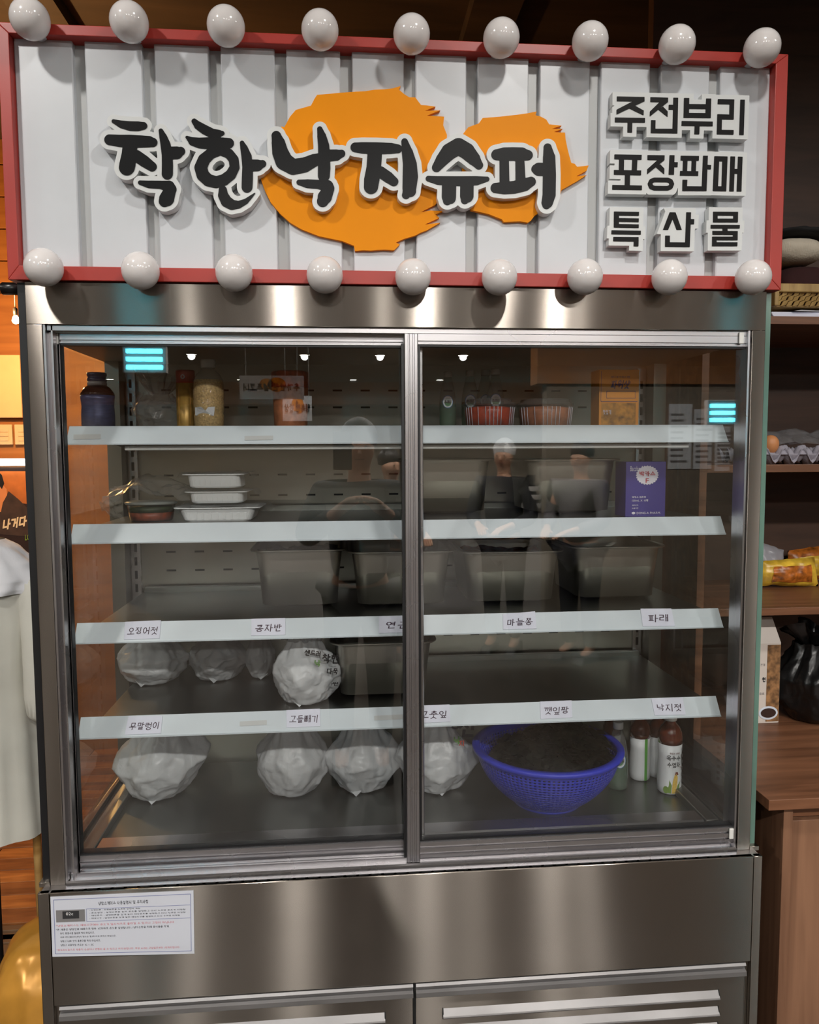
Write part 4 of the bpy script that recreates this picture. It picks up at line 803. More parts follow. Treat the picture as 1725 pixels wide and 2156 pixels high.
# sparkling water bottles
def trevi(label, px, y, z, ptop, group, tilt=0):
    x = aty(px, 850, y).x; H = aty(px, ptop, y).z - z; k = H/.19
    t = thing('water_bottle', label, 'bottle', (x, y, z), group)
    pf = [(.024,0),(.0275,.004),(.0285,.02),(.0285,.085),(.0265,.105),(.0215,.135),(.0150,.160),(.0125,.168),(.0125,.176)]
    MB().lathe([(a*k,b*k) for a,b in pf], 28, (x,y,z)).build('body', M['petclear'], t)
    MB().lathe([((a-.001)*k,b*k+.0005) for a,b in pf if b < .09] + [(.0001,.088*k)], 28, (x,y,z)).build('green_lower', M['greenglass'], t)
    MB().lathe([(.0138*k,.171*k),(.0145*k,.173*k),(.0145*k,.187*k),(.013*k,.19*k)], 24, (x,y,z)).build('cap', M['whitecap'], t)
    fn = wrap_fn(x,y,z,.0290*k, -.12); wrap_shape('label_ring', M['labelblue'], t, fn, oval(0,.088*k,.0185*k,.0215*k)); fn2 = wrap_fn(x,y,z,.0293*k, -.12); wrap_shape('label', M['label'], t, fn2, oval(0,.088*k,.0165*k,.0195*k))
    flat_text('트레비', wrap_fn(x,y,z,.0297*k,-.12), 'lettering', M['inkblack'], t, (-.012*k,.083*k,.012*k,.093*k), 0, .07)
    return t
G = 'green sparkling water bottles on the top shelf'
trevi('leftmost white-capped green sparkling water bottle on the top shelf, beside the door stile', 943, .30, Zs[0], 783, G); trevi('white-capped green water bottle, second from the door stile on the top shelf', 990, .33, Zs[0], 780, G)
trevi('white-capped green water bottle at the right of its row, before the kimchi tub', 1043, .31, Zs[0], 777, G); trevi('green water bottle half hidden behind the rightmost of its row', 1022, .39, Zs[0], 779, G)
# clear round tubs of kimchi
def ktub(label, px0, px1, ptop, y, z, food, group):
    x0, x1 = aty(px0,870,y).x, aty(px1,870,y).x; r = (x1-x0)/2; x = (x0+x1)/2; H = aty((px0+px1)/2, ptop, y).z - z
    t = thing('food_tub', label, 'tub', (x, y+r, z), group); c = (x, y+r, z)
    mb = MB(); seg = 60
    vs = []; pr = [(r*.86,0),(r*.9,.004),(r*.97,H*.72),(r*.98,H*.74),(r*1.02,H*.76),(r*1.02,H*.8)]
    for rr_, zz in pr:
        for kk in range(seg):
            a = 2*PI*kk/seg; q = rr_*(1 + (.012 if kk % 2 and zz < H*.73 else 0)); vs.append((c[0]+q*math.cos(a), c[1]+q*math.sin(a), z+zz))
    mb.add(vs, [(j*seg+i, j*seg+(i+1)%seg, (j+1)*seg+(i+1)%seg, (j+1)*seg+i) for j in range(len(pr)-1) for i in range(seg)], False).build('cup', M['clear'], t)
    MB().lathe([(r*1.03,H*.8),(r*1.03,H*.86),(r*.9,H*.9),(r*.88,H),(.001,H)], 40, c).build('lid', M['petclear'], t)
    rbm = MB()
    for kk in (22,23,24,26,28,29,30,31,32,35,36,38):
        q = Vector((math.cos(PI + (kk-20)*PI/20), math.sin(PI + (kk-20)*PI/20), 0))
        rbm.tube([Vector(c)+q*r*.915+Vector((0,0,.006)), Vector(c)+q*r*.985+Vector((0,0,H*.72))], .0009, 5)
    rbm.build('cup_ribs', M['printwhite'], t)
    MB().lathe([(r*.87,.003),(r*.93,H*.62),(r*.9,H*.7),(r*.6,H*.76),(.001,H*.78)], 40, c).build('kimchi', M[food], t)
ktub('round clear tub of red kimchi in front of the green water bottles', 985, 1096, 838, .235, Zs[0], 'kimchi', 'clear kimchi tubs'); ktub('round clear tub of paler kimchi next to the orange box', 1104, 1222, 838, .24, Zs[0], 'kimchi2', 'clear kimchi tubs')
# orange carton
def carton(name, label, px0, px1, ptop, y, z, dep, mat, side=None, cat='box', rot=0):
    x0, x1 = aty(px0,ptop+50,y).x, aty(px1,ptop+50,y).x; zt = aty((px0+px1)/2, ptop, y).z
    t = thing(name, label, cat, ((x0+x1)/2, y+dep/2, z))
    MB().box(x0, x1, y, y+dep, z, zt).build('carton', M[mat], t, .001)
    return t, (lambda u, v: (x0+(x1-x0)*u, y-.0006, z+(zt-z)*v)), (x0, x1, z, zt)
t, fn, bb = carton('drink_carton', 'tall orange drink carton at the right of the top shelf', 1262, 1346, 778, .24, Zs[0], .06, 'boxorange')
flat_text('파워샷', fn, 'lettering', M['printpurple'], t, (.28,.66,.78,.82), .25, .09); flat_text('빠르고 빠르게 에너지 충전', fn, 'lettering', M['printpurple'], t, (.3,.85,.76,.89), 0, .06)
qrect(MB(), fn, .06,.02,.92,.42).build('printed_picture', M['photo'], t); m = MB()
for r_ in ((.04,.44,.96,.452),(.04,.44,.05,.97),(.18,.5,.9,.508),(.18,.62,.9,.628),(.18,.5,.19,.628),(.9,.5,.91,.628)): qrect(m, fn, *r_)
m.build('printed_lines', M['printpurple'], t)
flat_text('맛있게', lambda u, v: (fn(u,v)[0], fn(u,v)[1]-.0006, fn(u,v)[2]), 'lettering', M['printwhite'], t, (.1,.22,.3,.3))
# ---- second shelf
# clear lidded dish in a loose bag
y = .24; x0, x1 = aty(252,1080,y).x, aty(360,1080,y).x; x = (x0+x1)/2; r = (x1-x0)/2
t = thing('lidded_dish', 'clear lidded dish of greens and red seasoning wrapped in a loose clear bag', 'container', (x, y+r, Zs[1]))
H = aty(306, 1058, y).z - Zs[1]
MB().lathe([(r*.8,0),(r*.85,.003),(r*.97,H*.85),(r,H*.88)], 32, (x,y+r,Zs[1])).build('dish', M['clear'], t)
MB().lathe([(r*.82,.002),(r*.9,H*.45),(.001,H*.5)], 32, (x,y+r,Zs[1])).build('red_food', M['foodred'], t); MB().lathe([(r*.9,H*.45),(r*.93,H*.72),(.001,H*.78)], 32, (x,y+r,Zs[1])).build('greens', M['greens'], t)
MB().lathe([(r*1.03,H*.86),(r*1.04,H*.94),(r*.95,H),(.001,H*1.02)], 32, (x,y+r,Zs[1])).build('lid', M['lid'], t)
MB().grid(lambda u, v: (x - .10 + .19*u, y + .02 + .1*v, Zs[1] + H*1.06 + .03*v + .018*gn((u*4,v*4,1),1,2) + .02*math.sin(u*PI)), 26, 14).build('loose_bag', M['wrap'], t)
MB().grid(lambda u, v: (x - .10 + .05*u, y + .0 + .02*v, Zs[1] + H*1.1 - .05*v*(u*.5+.5) + .01*gn((u*4,v*4,1),1,5)), 14, 10).build('bag_corner', M['wrap'], t)
# wrapped white trays
def tray(label, a0, a1, b0, b1, pt, pb, y, z, dep):
    zt = z[1]; 
    def xx(p, q): return aty(p, q, y).x
    X0, X1, W0, W1 = xx(a0,pt), xx(a1,pt), xx(b0,pb), xx(b1,pb); z0 = z[0]
    t = thing('foam_tray', label, 'tray', ((X0+X1)/2, y+dep/2, z0), 'stacked white trays')
    def ring(x0, x1, y0, y1, zz, r=.014, n=5):
        out = []
        for k, (cx, cy) in enumerate(((x1-r,y1-r),(x0+r,y1-r),(x0+r,y0+r),(x1-r,y0+r))):
            for i in range(n+1):
                a = PI/2*(k+i/n); out.append((cx+r*math.cos(a), cy+r*math.sin(a), zz))
        return out
    ins = .004; rg = [ring(W0+ins,W1-ins,y+.014,y+dep-.014,z0), ring(W0,W1,y+.012,y+dep-.012,z0+.003), ring(X0+.012,X1-.012,y+.006,y+dep-.006,zt-.004), ring(X0,X1,y,y+dep,zt-.002), ring(X0,X1,y,y+dep,zt), ring(X0+.013,X1-.013,y+.008,y+dep-.008,zt-.002), ring(W0+.004,W1-.004,y+.016,y+dep-.016,z0+.004)]
    n = len(rg[0]); m = MB(); m.add([p for q in rg for p in q], [(j*n+i, j*n+(i+1)%n, (j+1)*n+(i+1)%n, (j+1)*n+i) for j in range(len(rg)-1) for i in range(n)] + [tuple(range(n))[::-1], tuple(range((len(rg)-1)*n, len(rg)*n))], False).build('tray', M['tub'], t)
    rm = MB()
    for i in range(9):
        xc = W0 + .012 + (W1-W0-.024)*i/8 + (.006 if i > 4 else -.006)*0
        rm.hexa([(xc-.0022,y+.0105,z0+.004),(xc+.0022,y+.0105,z0+.004),(xc+.0022,y+.02,z0+.004),(xc-.0022,y+.02,z0+.004),(xc-.0022,y+.0065,z0+(zt-z0)*.62),(xc+.0022,y+.0065,z0+(zt-z0)*.62),(xc+.0022,y+.02,z0+(zt-z0)*.62),(xc-.0022,y+.02,z0+(zt-z0)*.62)])
    rm.build('tray_ribs', M['tub'], t)
    MB().grid(lambda u, v: (X0-.01+(X1-X0+.03)*u, y-.003+(dep+.004)*v, zt+.002+.004*abs(gn((u*6,v*6,zt*9),1,1)) - (.012 if (u > .96 or u < .03) else 0)), 24, 12).build('cling_film', M['wrap'], t)
yt = .235; zb_ = Zs[1]; zA = aty(450,1069,yt).z; zB = aty(450,1035,yt+.02).z; zC = aty(450,998,yt+.02).z
tray('largest white tray, at the bottom of the wrapped stack', 363, 548, 384, 528, 1069, 1100, yt, (zb_, zA), .15); tray('middle white tray of the wrapped stack', 386, 521, 400, 510, 1035, 1068, yt+.02, (zA+.008, zB), .12); tray('topmost white tray of the wrapped stack', 381, 514, 396, 506, 998, 1034, yt+.02, (zB+.008, zC), .12)
pan('large steel pan on the second shelf right beside the centre door stile', 862, 1036, 966, 1088, Zs[1], .30, .22); pan('large steel pan on the second shelf, left of the purple box', 1112, 1303, 966, 1088, Zs[1], .27, .24)
t, fn, bb = carton('vitamin_drink_box', 'purple drink carton with a white cog-shaped badge on the second shelf', 1318, 1402, 972, .225, Zs[1], .07, 'boxpurple')
fl = lambda q: (lambda u, v: (fn(u,v)[0], fn(u,v)[1]-q, fn(u,v)[2]))
cg = []
for i in range(48):
    a = 2*PI*i/48; rr_ = 1.0 if (i//1) % 2 == 0 else .90; cg.append((.53+.29*rr_*math.cos(a), .755+.178*rr_*math.sin(a)))
v, f = fill_mesh([cg], 0); MB().add([fl(.0004)(q.x,q.y) for q in v], f).build('badge', M['printwhite'], t)
flat_text('박카스', fl(.0012), 'lettering', M['printcrimson'], t, (.33,.735,.73,.83), 0, .07); flat_text('F', fl(.0012), 'lettering', M['printcrimson'], t, (.49,.62,.57,.70))
for tx, bx in (('Bacchus F', (.1,.83,.42,.92)), ('박카스 에프액', (.16,.34,.5,.375)), ('120mL X 10병', (.16,.28,.56,.32)), ('제조번호', (.16,.2,.32,.225)), ('사용기한', (.16,.145,.32,.17)), ('DONG-A PHARM.', (.28,.05,.88,.09))): flat_text(tx, fl(.0006), 'lettering', M['printwhite'], t, bx, .1 if tx[0] == 'B' else 0, .06)
v, f = fill_mesh([oval(.2,.07,.045,.022)], 0); MB().add([fl(.0006)(q.x,q.y) for q in v], f).build('logo_mark', M['printwhite'], t)
# ---- third shelf pans
for (a, b, pt, pb, yy, lb, ct) in ((536, 722, 1157, 1281, .275, 'left', 'blackcloth'), (741, 952, 1160, 1287, .26, 'second', None), (977, 1183, 1160, 1281, .27, 'third', 'foodred'), (1210, 1398, 1150, 1266, .29, 'right', None)):
    pan({'left':'leftmost of the four steel pans on the third shelf','second':'second steel pan from the left on the third shelf, behind the centre stile','third':'third steel pan from the left on the third shelf','right':'rightmost of the four steel pans on the third shelf'}[lb], a, b, pt, pb, Zs[2], yy, .25, content=ct)
# ---- fourth shelf
def atbag(name, label, px0, px1, ptop, pbot, z, seed, depth=.13, mat='bag', neck=.35, prints=None, front=None, **kw):
    p = atz((px0+px1)/2, pbot, z); yc = p.y + depth/2*.85 if front is None else front + depth/2
    x0, x1 = aty(px0, pbot-40, yc).x, aty(px1, pbot-40, yc).x; h = aty((px0+px1)/2, ptop, yc).z - z
    return bag(name, label, 'bag', (x0+x1)/2, yc, z, (x1-x0)*.98, depth, h, seed, mat, neck, prints, 'white takeaway bags in the showcase', **kw)
atbag('plastic_bag', 'white takeaway bag at the left end of the fourth shelf', 246, 396, 1335, 1448, Zs[3], 1.7, .15, 'bag2', .5)
atbag('plastic_bag', 'white takeaway bag second from the left on the fourth shelf', 396, 520, 1335, 1440, Zs[3], 4.1, .14, 'bag2', .5)
atbag('plastic_bag', 'narrow white takeaway bag half hidden behind the printed bag on the fourth shelf', 517, 578, 1335, 1432, Zs[3], 6.6, .10, 'bag2', .5)
atbag('plastic_bag', 'bright white tied bag with black print, left of the fourth-shelf steel pan', 572, 714, 1345, 1490, Zs[3], 8.2, .13, 'bag', .45,
      [(677, 1396, 36, '착한', 'printblk', .4), (640, 1380, 34, '센드려', 'printblk', .5), (688, 1420, 24, '다묵', 'printblk', .3), (662, 1404, 13, '낙', 'printgrn', .2), (698, 1444, 14, '1원', 'printblk', .2)])
pan('steel pan standing alone on the fourth shelf behind the centre stile', 704, 912, 1352, 1472, Zs[3], .235, .26)
# ---- floor of the case
atbag('plastic_bag', 'big white takeaway bag at the far left of the case floor', 240, 425, 1515, 1698, FL, 2.9, .19, 'bag', .5, lean=.15)
atbag('plastic_bag', 'rounded white takeaway bag in the middle left of the case floor', 540, 694, 1515, 1688, FL, 5.4, .16, 'bag', .5, tip=False)
atbag('plastic_bag', 'white takeaway bag with a pointed corner, between the rounded bag and the door stile', 690, 838, 1515, 1680, FL, 9.9, .16, 'bag', .5)
atbag('plastic_bag', 'white bag behind the centre stile, printed near its top, left of the blue colander', 836, 998, 1515, 1680, FL, 12.3, .16, 'bag', .45,
      [(962, 1552, 38, '전', 'printblk', .4), (945, 1535, 26, '망', 'printblk', .5), (955, 1568, 16, '낙', 'printgrn', .2), (966, 1572, 12, '지', 'printred', .2)])
MB().box(*sorted((aty(768,1717,.2).x, aty(778,1717,.2).x)), .16, .163, FL, FL+.002).build('paper_scrap', M['paper'], None) if False else None
# blue colander with seaweed
pL, pR = (1003,1570), (1299,1590)
yc = .275; xL, xR = aty(*pL, yc).x, aty(*pR, yc).x; R_ = (xR-xL)/2; cx = (xL+xR)/2; zr = .787; Hc = zr - FL
t = thing('colander', 'blue plastic colander basket on the case floor', 'colander', (cx, yc, FL), )
def cprof(v): # bowl profile radius
    return R_*(.44 + .53*math.sin(min(1,v)*PI/2)**.8)
mb = MB(); NS, NR = 200, 34; vs = []
for j in range(NR+1):
    v = j/NR
    for i in range(NS): a = 2*PI*i/NS; r = cprof(v); vs.append((cx+r*math.cos(a), yc+r*math.sin(a), FL+.004+(Hc-.012)*v))
fs = []
for j in range(NR):
    for i in range(NS):
        if j > 3 and j < NR-1 and i % 2 == 0 and j % 2 == 0: continue
        fs.append((j*NS+i, j*NS+(i+1)%NS, (j+1)*NS+(i+1)%NS, (j+1)*NS+i))
fs.append(tuple(range(NS))[::-1]); mb.add(vs, fs, True).build('bowl', M['blue'], t, solid=.0022)
rs = cprof(1)
MB().lathe([(rs-.002,Hc-.016),(rs+.004,Hc-.014),(rs+.011,Hc-.010),(rs+.013,Hc-.002),(rs+.011,Hc),(rs-.004,Hc+.001),(rs-.006,Hc-.004),(rs-.002,Hc-.016)], 90, (cx,yc,FL), caps=False).build('rim', M['blue'], t)
MB().lathe([(R_*.44,0),(R_*.47,0),(R_*.47,.008),(R_*.44,.008),(R_*.44,0)], 60, (cx,yc,FL), caps=False).build('foot_ring', M['blue'], t)
# seaweed: a mound of crumpled strips
sw = MB(); Rn = random.Random(4)
def swh(x, y): return FL + Hc*.60 + .085*math.exp(-((x-cx-.045)**2 + (y-yc)**2)/(2*.085**2)) + .012*gn((x*40, y*40, 0), 1, 3)
sw.grid(lambda u, v: (cx + rs*.88*v*math.cos(2*PI*u), yc + rs*.88*v*math.sin(2*PI*u), swh(cx + rs*.88*v*math.cos(2*PI*u), yc + rs*.88*v*math.sin(2*PI*u))), 60, 16, True, True)
for i in range(700):
    a, r = Rn.uniform(0,2*PI), rs*.82*math.sqrt(Rn.random()); px, py = cx+.012+r*math.cos(a), yc+r*math.sin(a)
    zz = swh(px, py) + Rn.uniform(.0,.016); an = Rn.uniform(0,PI); L = Rn.uniform(.012,.03); wd = Rn.uniform(.003,.009)
    dx, dy = math.cos(an)*L, math.sin(an)*L; nx, ny = -math.sin(an)*wd, math.cos(an)*wd; c1 = Rn.uniform(-.008,.012)
    sw.add([(px-dx-nx,py-dy-ny,zz),(px-dx+nx,py-dy+ny,zz+.004),(px-nx*1.4,py-ny*1.4,zz+c1),(px+nx*1.4,py+ny*1.4,zz+c1+.005),(px+dx-nx,py+dy-ny,zz-.003),(px+dx+nx,py+dy+ny,zz+.003)], [(0,1,3,2),(2,3,5,4)], True)
sw_o = sw.build('seaweed_heap', M['weed'], None); tag(sw_o, 'heap of dark wet seaweed filling the blue colander', 'seaweed', kind='stuff')
# bottles at the right
p = atz(1309, 1668, FL); trevi('small clear and green water bottle with white cap beside the blue colander', 1313, p.y+.03, FL, 1519, None)
def tea(label, px, pbot, ptop, front, group='tea bottles on the case floor', green=False, back=False):
    p = atz(px, pbot, FL); y = p.y + .024; x = aty(px, pbot-60, y).x; H = aty(px, ptop, y).z - FL; k = H/.215; c = (x,y,FL)
    t = thing('tea_bottle', label, 'bottle', (x,y,FL), group)
    MB().lathe([(.026*k,0),(.0300*k,.004*k),(.0315*k,.02*k),(.031*k,.06*k),(.0295*k,.1*k),(.0315*k,.135*k)], 30, c).build('label_sleeve', M['label'], t)
    MB().lathe([(.0315*k,.135*k),(.0315*k,.15*k),(.0300*k,.163*k),(.024*k,.178*k),(.015*k,.188*k),(.0135*k,.192*k),(.0135*k,.198*k)], 30, c).build('tea', M['tea'], t)
    MB().lathe([(.0155*k,.195*k),(.0165*k,.197*k),(.0165*k,.212*k),(.015*k,.215*k)], 26, c).build('cap', M['whitecap'], t)
    r = .0322*k; fn = wrap_fn(x,y,FL,r)
    if green: wrap_shape('green_stripe', M['labelgreen'], t, fn, [(.002,.003),(.010,.003),(.010,.135*k),(.002,.135*k)])
    elif not back:
        flat_text('옥수수', fn, 'lettering', M['inkblack'], t, (-.020,.094*k,.017,.110*k), 0, .055, .1); flat_text('수염차', fn, 'lettering', M['inkblack'], t, (-.018,.076*k,.016,.091*k), 0, .055, .1); flat_text('맛있는 V라인', fn, 'lettering', M['rednail'], t, (-.012,.112*k,.014,.117*k), 0, .06)
        sh = lambda q: wrap_fn(x,y,FL,r+q)
        wrap_shape('printed_corn', M['corn'], t, sh(.0003), [(-.006,.006),(.002,.006),(.008,.028),(.009,.048),(.005,.056),(.001,.054),(-.004,.036)])
        wrap_shape('printed_silk', M['rednail'], t, sh(.0005), [(.001,.054),(.003,.061),(.009,.060),(.011,.053),(.006,.052)])
        for lf in ([(-.020,.008),(-.008,.006),(-.006,.026),(-.012,.040),(-.013,.026)], [(.004,.006),(.022,.010),(.014,.020),(.018,.036),(.009,.026)]): wrap_shape('printed_leaf', M['leaf'], t, sh(.0002), lf)
        wrap_shape('printed_seal', M['leaf'], t, fn, oval(-.020,.014,.007,.009)); wrap_shape('printed_stamp', M['redtin'], t, fn, oval(.019,.076*k,.0012,.0015,8))
        m = MB()
        for i in range(6):
            u, v = .024, .03+.016*i; m.add([sh(.0002)(u,v), sh(.0002)(u+.008,v), sh(.0002)(u+.008,v+.008), sh(.0002)(u,v+.008)], [(0,1,2,3)])
        m.build('printed_small_text', M['lcd'], t)
    return t
tea('corn silk tea bottle with white corn label at the right front of the case floor', 1410, 1674, 1500, True); tea('white-labelled tea bottle with a green stripe behind the small water bottle', 1348, 1646, 1497, False, green=True)
tea('tea bottle mostly hidden behind the corn silk tea bottle', 1385, 1640, 1497, False, back=True); tea('tea bottle behind the right edge of the blue colander', 1288, 1630, 1497, False, back=True)

# ================================================================== right: walnut shelving and counter
SY0, SY1 = .40, .84; SX0, SX1 = .80, 1.62
zt_ = [aty(1680, 666, SY0).z, aty(1680, 978, SY0).z, aty(1680, 1279, SY0).z]
su = thing('shelving_unit', 'walnut wood shelving unit standing right of the display case', 'shelf', (1.2, .62, .76))
CZ = .735; cf = atz(1640, 1684, CZ).y
for z in zt_: MB().box(SX0, SX1, SY0, SY1, z-.020, z).build('shelf_board', M['shelfwood'], su, .001)
MB().box(SX0-.02, SX0, SY0, SY1, CZ, 2.15).build('side_panel', M['shelfwood'], su, .001); MB().box(SX1, SX1+.02, SY0, SY1, CZ, 2.15).build('side_panel', M['shelfwood'], su, .001)
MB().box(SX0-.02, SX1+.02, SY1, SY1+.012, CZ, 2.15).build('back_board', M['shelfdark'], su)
ct = thing('counter_cabinet', 'walnut laminate counter cabinet under the shelves at the right edge', 'cabinet', (1.2, .45, -.06))
ctx = atz(1621, 1686, CZ).x
MB().box(ctx, SX1+.1, cf, SY1+.01, CZ-.024, CZ).build('countertop', M['shelfwood'], ct, .001)
sxp = aty(1645, 1720, cf+.03).x
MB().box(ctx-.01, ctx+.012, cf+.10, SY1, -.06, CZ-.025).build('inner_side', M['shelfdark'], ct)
xa_ = aty(1642, 1900, cf+.035).x
MB().box(xa_, xa_+.022, cf+.03, SY1-.02, -.06, CZ-.026).build('side_panel', M['doorwood'], ct, .001)
MB().box(xa_+.024, SX1+.08, cf+.05, cf+.07, CZ-.066, CZ-.026).build('front_rail', M['shelfwood'], ct, .001)
dr = MB().box(xa_+.026, xa_+.46, cf+.04, cf+.058, .02, CZ-.070).build('cabinet_door', M['doorwood'], ct, .001)
# things on the shelves
zs = zt_[0]
t = thing('paper_stack', 'short stack of white papers under the bamboo tray on the top wooden shelf', 'paper', (1.0, .5, zs))
xq = aty(1630, 655, SY0+.01).x
for i in range(3): MB().box(xq, xq+.30, SY0+.012+i*.004, SY0+.25, zs+i*.005, zs+i*.005+.0045).build('paper_sheet', M['paper'], t)
MB().add([(xq+.055,SY0+.01,zs+.0155),(xq+.30,SY0+.03,zs+.0155),(xq+.28,SY0+.2,zs+.017),(xq+.02,SY0+.22,zs+.0165),(xq+.10,SY0+.05,zs+.026)], [(0,1,4),(1,2,4),(2,3,4),(3,0,4)]).build('folded_sheet', M['paper'], t)
zb0 = zs + .030
t = thing('bamboo_tray', 'woven bamboo tray on the top wooden shelf beside the sign', 'tray', (1.05, .55, zb0))
xq = aty(1632, 620, SY0+.03).x; zq = aty(1660, 600, SY0+.02).z
wv = MB(); hh = zq - zb0 - .016
for j in range(3):
    for i in range(26):
        x0 = xq + i*.016; z0 = zb0 + j*hh/3; o_ = .003 if (i+j) % 2 else 0
        wv.hexa([(x0,SY0+.03-o_,z0),(x0+.014,SY0+.03-o_,z0+.004),(x0+.014,SY0+.034-o_,z0+.004),(x0,SY0+.034-o_,z0),(x0+.004,SY0+.026-o_,z0+hh/3),(x0+.018,SY0+.026-o_,z0+hh/3+.004),(x0+.018,SY0+.03-o_,z0+hh/3+.004),(x0+.004,SY0+.03-o_,z0+hh/3)])
tag(wv.build('woven_strips', M['bamboo'], t), kind='stuff')
MB().box(xq-.004, xq+.42, SY0+.034, SY0+.30, zb0, zb0+.004).build('tray_base', M['bamboo'], t); MB().box(xq-.006, xq+.42, SY0+.018, SY0+.032, zq-.018, zq+.004).build('rim', M['bamboo'], t, .003)
MB().box(xq-.006, xq+.006, SY0+.018, SY0+.30, zb0, zq+.004).build('rim_end', M['bamboo'], t, .003)
def heap(name, label, cat, px0, px1, pt, pb, y, dep, mat, seed, amp=.12, z=None):
    x0, x1 = aty(px0,(pt+pb)/2,y).x, aty(px1,(pt+pb)/2,y).x; z0 = aty(px0,pb,y).z if z is None else z; h = aty(px0,pt,y).z - z0; c = ((x0+x1)/2, y+dep/2, z0)
    def f(u, v):
        a = 2*PI*u; q = max(0, math.sin(PI*v)); k = (abs(math.cos(a))**3+abs(math.sin(a))**3)**(-1/3)
        r = (q**.6)*(1 + amp*gn((math.cos(a)*1.5,math.sin(a)*1.5,v*2),1.2,seed) + amp*.5*gn((math.cos(a)*3,math.sin(a)*3,v*5),1.5,seed+4))
        return (c[0]+(x1-x0)/2*r*math.cos(a)*k*.95, c[1]+dep/2*r*math.sin(a)*k*.95, z0+h*(.5-.5*math.cos(PI*v)))
    return tag(MB().grid(f, 48, 20, True, True).build(name, M[mat], None), label, cat)
ztr = zb0 + .006
heap('folded_cloth', 'dark maroon folded cloth in the bamboo tray', 'cloth', 1652, 1790, 548, 592, SY0+.05, .2, 'maroon', 3, .08, ztr)
zm = aty(1652, 548, SY0+.05).z
heap('rolled_towel', 'rolled cream knitted cloth lying on the maroon cloth', 'cloth', 1640, 1760, 490, 550, SY0+.05, .16, 'knit', 5, .06, zm+.001)
zm2 = aty(1640, 490, SY0+.05).z
heap('black_garment', 'black folded garment on top of the cream rolled cloth', 'cloth', 1648, 1800, 466, 492, SY0+.05, .2, 'blackcloth', 8, .12, zm2+.001)
# egg tray on the second board
t = thing('egg_tray', 'grey pulp egg tray with a wrap over it on the middle wooden shelf', 'tray', (1.0, .55, zt_[1]))
xq = aty(1614, 950, SY0+.03).x
NX, NY, st = 8, 5, .052
def et(u, v):
    x, y = u*NX, v*NY
    return (xq + x*st, SY0+.03 + y*st, zt_[1] + .024 + .021*math.cos(PI*2*x)*math.cos(PI*2*y) + .001*gn((x*3,y*3,0),2,1))
MB().grid(et, NX*8+1, NY*8+1).build('pulp_sheet', M['pulp'], t, solid=.002)
cu = MB().lathe([(.010,.001),(.012,.0),(.021,.024),(.023,.028)], 12, caps=True).mesh('egg_cup', M['pulp']); pk = MB().lathe([(.019,.026),(.012,.040),(.006,.049),(.0001,.050)], 8, caps=False).mesh('egg_peak', M['pulp'])
for i in range(NX):
    o = link('egg_cup', cu, t); o.location = (xq + (i+.5)*st, SY0+.03+.022, zt_[1]); o = link('egg_peak', pk, t); o.location = (xq + i*st, SY0+.03+.018, zt_[1])
    o = link('egg_peak', pk, t); o.location = (xq + (i+.5)*st, SY0+.03+.048, zt_[1]+.002)
MB().grid(lambda u, v: (xq+.02 + .3*u, SY0+.07 + .16*v, zt_[1] + .055 + .035*math.sin(PI*v) + .012*gn((u*6,v*6,0),1,7)), 30, 14).build('plastic_wrap', M['wrap'], t)
eg = MB().lathe([(.0001,-.026)] + [(.021*math.sin(a)*(1-.1*math.cos(a)), -.026*math.cos(a)) for a in [PI*k/12 for k in range(1,12)]] + [(.0001,.026)], 24, (xq+.026, SY0+.056, zt_[1]+.052), caps=False).build('egg', M['egg']); tag(eg, 'single brown egg at the left end of the grey egg tray', 'egg')
# snack bags on the third board
def packet(name, label, pts, y, z, mats, seed):
    y = atz((pts[2][0]+pts[3][0])/2, max(pts[2][1], pts[3][1]), z).y - .02
    """pillow packet: px polygon corners TL TR BR BL at depth y"""
    q = [aty(px, py, y) for px, py in pts]; f0 = quadfn(q); zmin = min(p.z for p in q); dz = z + .001 - zmin; c = sum(q, Vector())/4
    t = thing(name, label, 'snack bag', (c.x, y+.03, z), 'snack bags on the third wooden shelf')
    def f(sg):
        def g(u, v):
            p = f0(u, v); puff = .028*(max(0,math.sin(PI*u))*max(0,math.sin(PI*v)))**.5*(1+.25*gn((u*4,v*4,0),1,seed)); return (p.x, p.y + .034 + sg*puff, p.z + dz + .003*gn((u*5,v*5,1),1,seed))
        return g
    MB().grid(f(-1), 22, 14).build('front_foil', M[mats[0]], t); MB().grid(f(1), 14, 10).build('back_foil', M[mats[1]], t)
    if len(mats) > 2:
        def pic(u, v): p = f(-1)(.18+.68*u, .18+.6*v); return (p[0], p[1]-.0025, p[2])
        MB().grid(pic, 18, 10).build('printed_picture', M[mats[2]], t)
    return t
zz = zt_[2]
packet('snack_bag', 'yellow snack bag with a brown food picture at the front of the third wooden shelf', [(1618,1184),(1730,1176),(1738,1238),(1606,1236)], SY0+.02, zz, ('snack','snackgrey','snackpic'), 2)
packet('snack_bag', 'grey and yellow snack bag leaning at the left end of the third wooden shelf', [(1586,1132),(1664,1158),(1662,1192),(1582,1226)], SY0+.11, zz, ('snackgrey','snack'), 5)
packet('snack_bag', 'brown-pictured snack bag at the right edge of the picture, behind the front bag', [(1672,1160),(1760,1146),(1770,1222),(1676,1226)], SY0+.12, zz, ('snackpic','snackgrey','snack'), 8)
